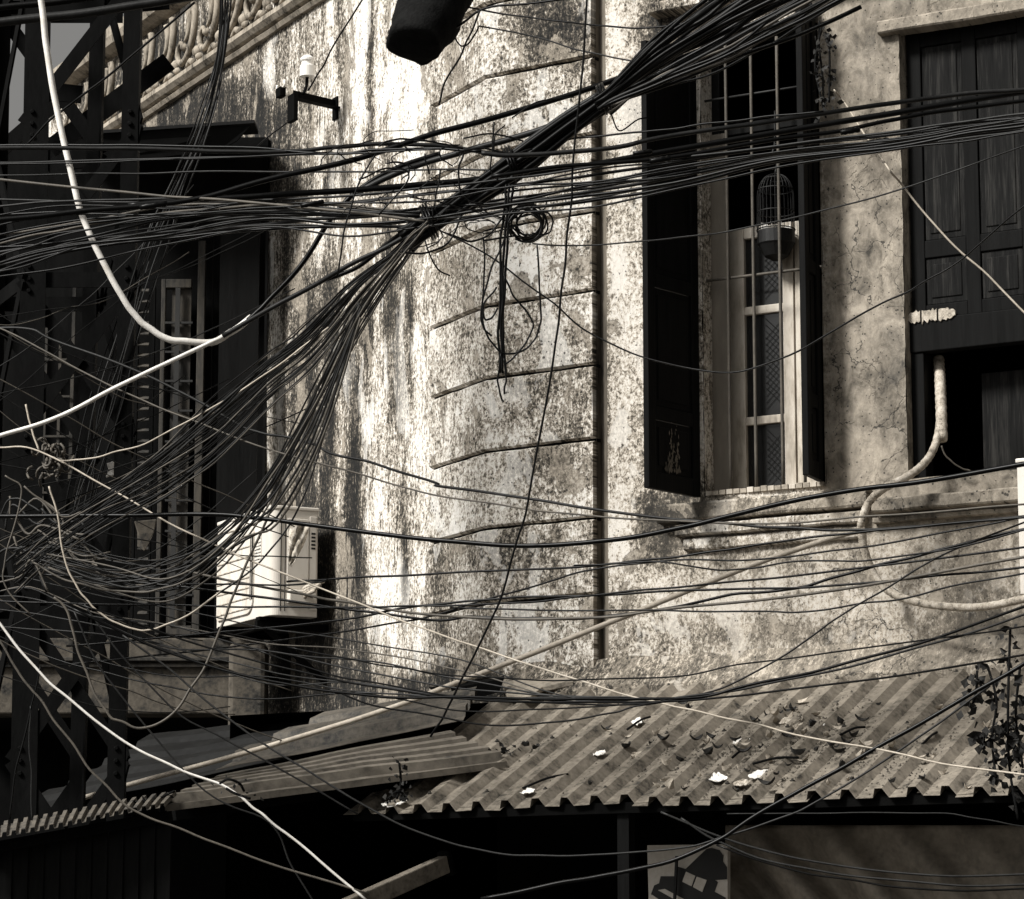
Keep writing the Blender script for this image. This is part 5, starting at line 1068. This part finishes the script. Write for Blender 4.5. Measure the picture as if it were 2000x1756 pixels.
for k in range(2600):
    x, y = random.gauss(1560, 230), random.gauss(1480, 50)
    s_q, t_q = roof_st(x, y) if 1330 < y < 1560 else (0, -1)
    if .01 < t_q < .97 and sA < s_q < 4.0:
        fph = ((s_q - sA) % PITCHR); gp.append(RP(s_q, t_q, .041 if .088 < fph < .124 else .004))
grit('roof_grit', gp, 'dark grit and leaf crumbs scattered over the ribbed roof')
# dry creeper hanging over the right end of the roof, and one on the window post
def creeper(name, stems, label, nleaf, Y, lw=.03, sd=1):
    rr = random.Random(sd); t_ = thing(name, label, 'creeper', at(stems[0][0][0], stems[0][-1][1], Y)); lm = MB()
    for st in stems:
        q = catmull([at(x + rr.uniform(-3, 3), y, Y + rr.uniform(-.04, .04)) for x, y in st], 5); MB().tube(q, .006, 5).build('stem', 'bark', t_, smooth=True)
        for k in range(nleaf):
            p = q[rr.randrange(len(q))] + Vector((rr.gauss(0, .022), rr.gauss(0, .03), rr.gauss(0, .02))); X = Vector((rr.gauss(0, 1), rr.gauss(0, 1), rr.gauss(-.6, .8))).normalized(); Z = X.orthogonal().normalized(); Yv = Z.cross(X); l = rr.uniform(.5, 1.3) * lw; w_ = l * .45
            b = len(lm.v); lm.v += [p, p + X * l * .5 + Yv * w_ + Z * l * .15, p + X * l + Z * l * rr.uniform(-.4, .4), p + X * l * .5 - Yv * w_ + Z * l * .15]; lm.f += [(b, b + 1, b + 2), (b, b + 2, b + 3)]
    lf = lm.build('leaf', 'leaf', t_); tag(lf, kind='stuff'); return t_
creeper('dry_creeper', [[(1975, 1225), (1972, 1290), (1968, 1400), (1975, 1500), (1990, 1600)], [(1930, 1300), (1945, 1370), (1935, 1440), (1945, 1520)], [(1910, 1310), (1905, 1350), (1900, 1380)], [(1990, 1300), (1985, 1400), (1995, 1500)], [(1960, 1420), (1925, 1450), (1915, 1430)], [(2010, 1390), (1960, 1425), (1990, 1470), (1930, 1490)]], 'dark dried creeper hanging over the right end of the ribbed roof', 42, 13.0, .040, 3)
creeper('dry_creeper', [[(1600, 40), (1598, 90), (1605, 150), (1612, 220)], [(1608, 50), (1590, 120), (1600, 170), (1610, 230)], [(1618, 70), (1622, 130), (1620, 200)]], 'dry twining creeper on the post right of the barred window', 30, F3.hit(1605, 150, .3).y, .03, 5)
creeper('dry_creeper', [[(1880, 1510), (1870, 1525), (1855, 1535)], [(1895, 1500), (1875, 1520), (1850, 1528)]], 'small heap of dead leaves on the roof near the creeper', 45, 13.9, .035, 8)
creeper('dry_creeper', [[(780, 1490), (785, 1530), (778, 1560)], [(760, 1560), (780, 1545), (795, 1560)]], 'small weed sprouting at the left tip of the ribbed roof', 22, 14.7, .03, 9)
creeper('dry_creeper', [[(945, 1475), (985, 1468), (1008, 1462)], [(960, 1480), (990, 1475)]], 'dead leaf clump at the end of the lapped sheet', 50, 15.2, .03, 10)
creeper('dry_creeper', [[(258, 1570), (275, 1565), (300, 1575)], [(265, 1590), (280, 1580), (320, 1555), (340, 1545)], [(250, 1610), (270, 1585)]], 'dead twigs caught on the low roof edge near the mast', 16, 14.4, .03, 11)
creeper('dry_creeper', [[(430, 1530), (445, 1522), (470, 1530), (478, 1545)], [(440, 1540), (460, 1550), (490, 1560)]], 'wire and leaf knot on the pale lapped sheet', 6, 13.2, .02, 12)
# nest of straps on the mast
nst = MB(); rr = random.Random(4)
for k in range(26):
    cx, cy = 98 + rr.gauss(0, 14), 895 + rr.gauss(0, 18); r_ = rr.uniform(6, 14); a0 = rr.uniform(0, 6)
    nst.tube(catmull([at(cx + r_ * math.cos(a0 + i * .8), cy + r_ * 1.3 * math.sin(a0 + i * .8), 13.75 + rr.uniform(-.04, .04)) for i in range(5)], 4), .006, 5)
tag(nst.build('strap_nest', 'cable_tan', smooth=True), 'curled nest of pale straps hanging on the mast', 'straps')
def rag(name, poly, Y, mat, label, cat):
    mb = MB(); n = len(poly); mb.prism([at(x, y, Y + random.uniform(-.02, .02)) for x, y in poly], (0, .015, 0)); return tag(mb.build(name, mat, bevel=.004), label, cat)
rag('plastic_scrap', [(208, 905), (222, 900), (224, 928), (206, 932), (212, 918)], 14.9, 'paper', 'white plastic scrap caught on the mast brace', 'scrap')
rag('paper_scrap', [(176, 1072), (192, 1070), (205, 1092), (192, 1106), (176, 1102)], 15.3, 'cloth', 'torn brown paper scrap hanging in the mast', 'scrap')
rag('cloth_bag', [(262, 1018), (306, 1014), (300, 1040), (296, 1050), (282, 1076), (268, 1068), (268, 1040)], 16.5, 'bay_wall', 'dim cloth bag hanging beside the grilled door', 'bag')
print('wires', CNT[0], 'leaves', nl)
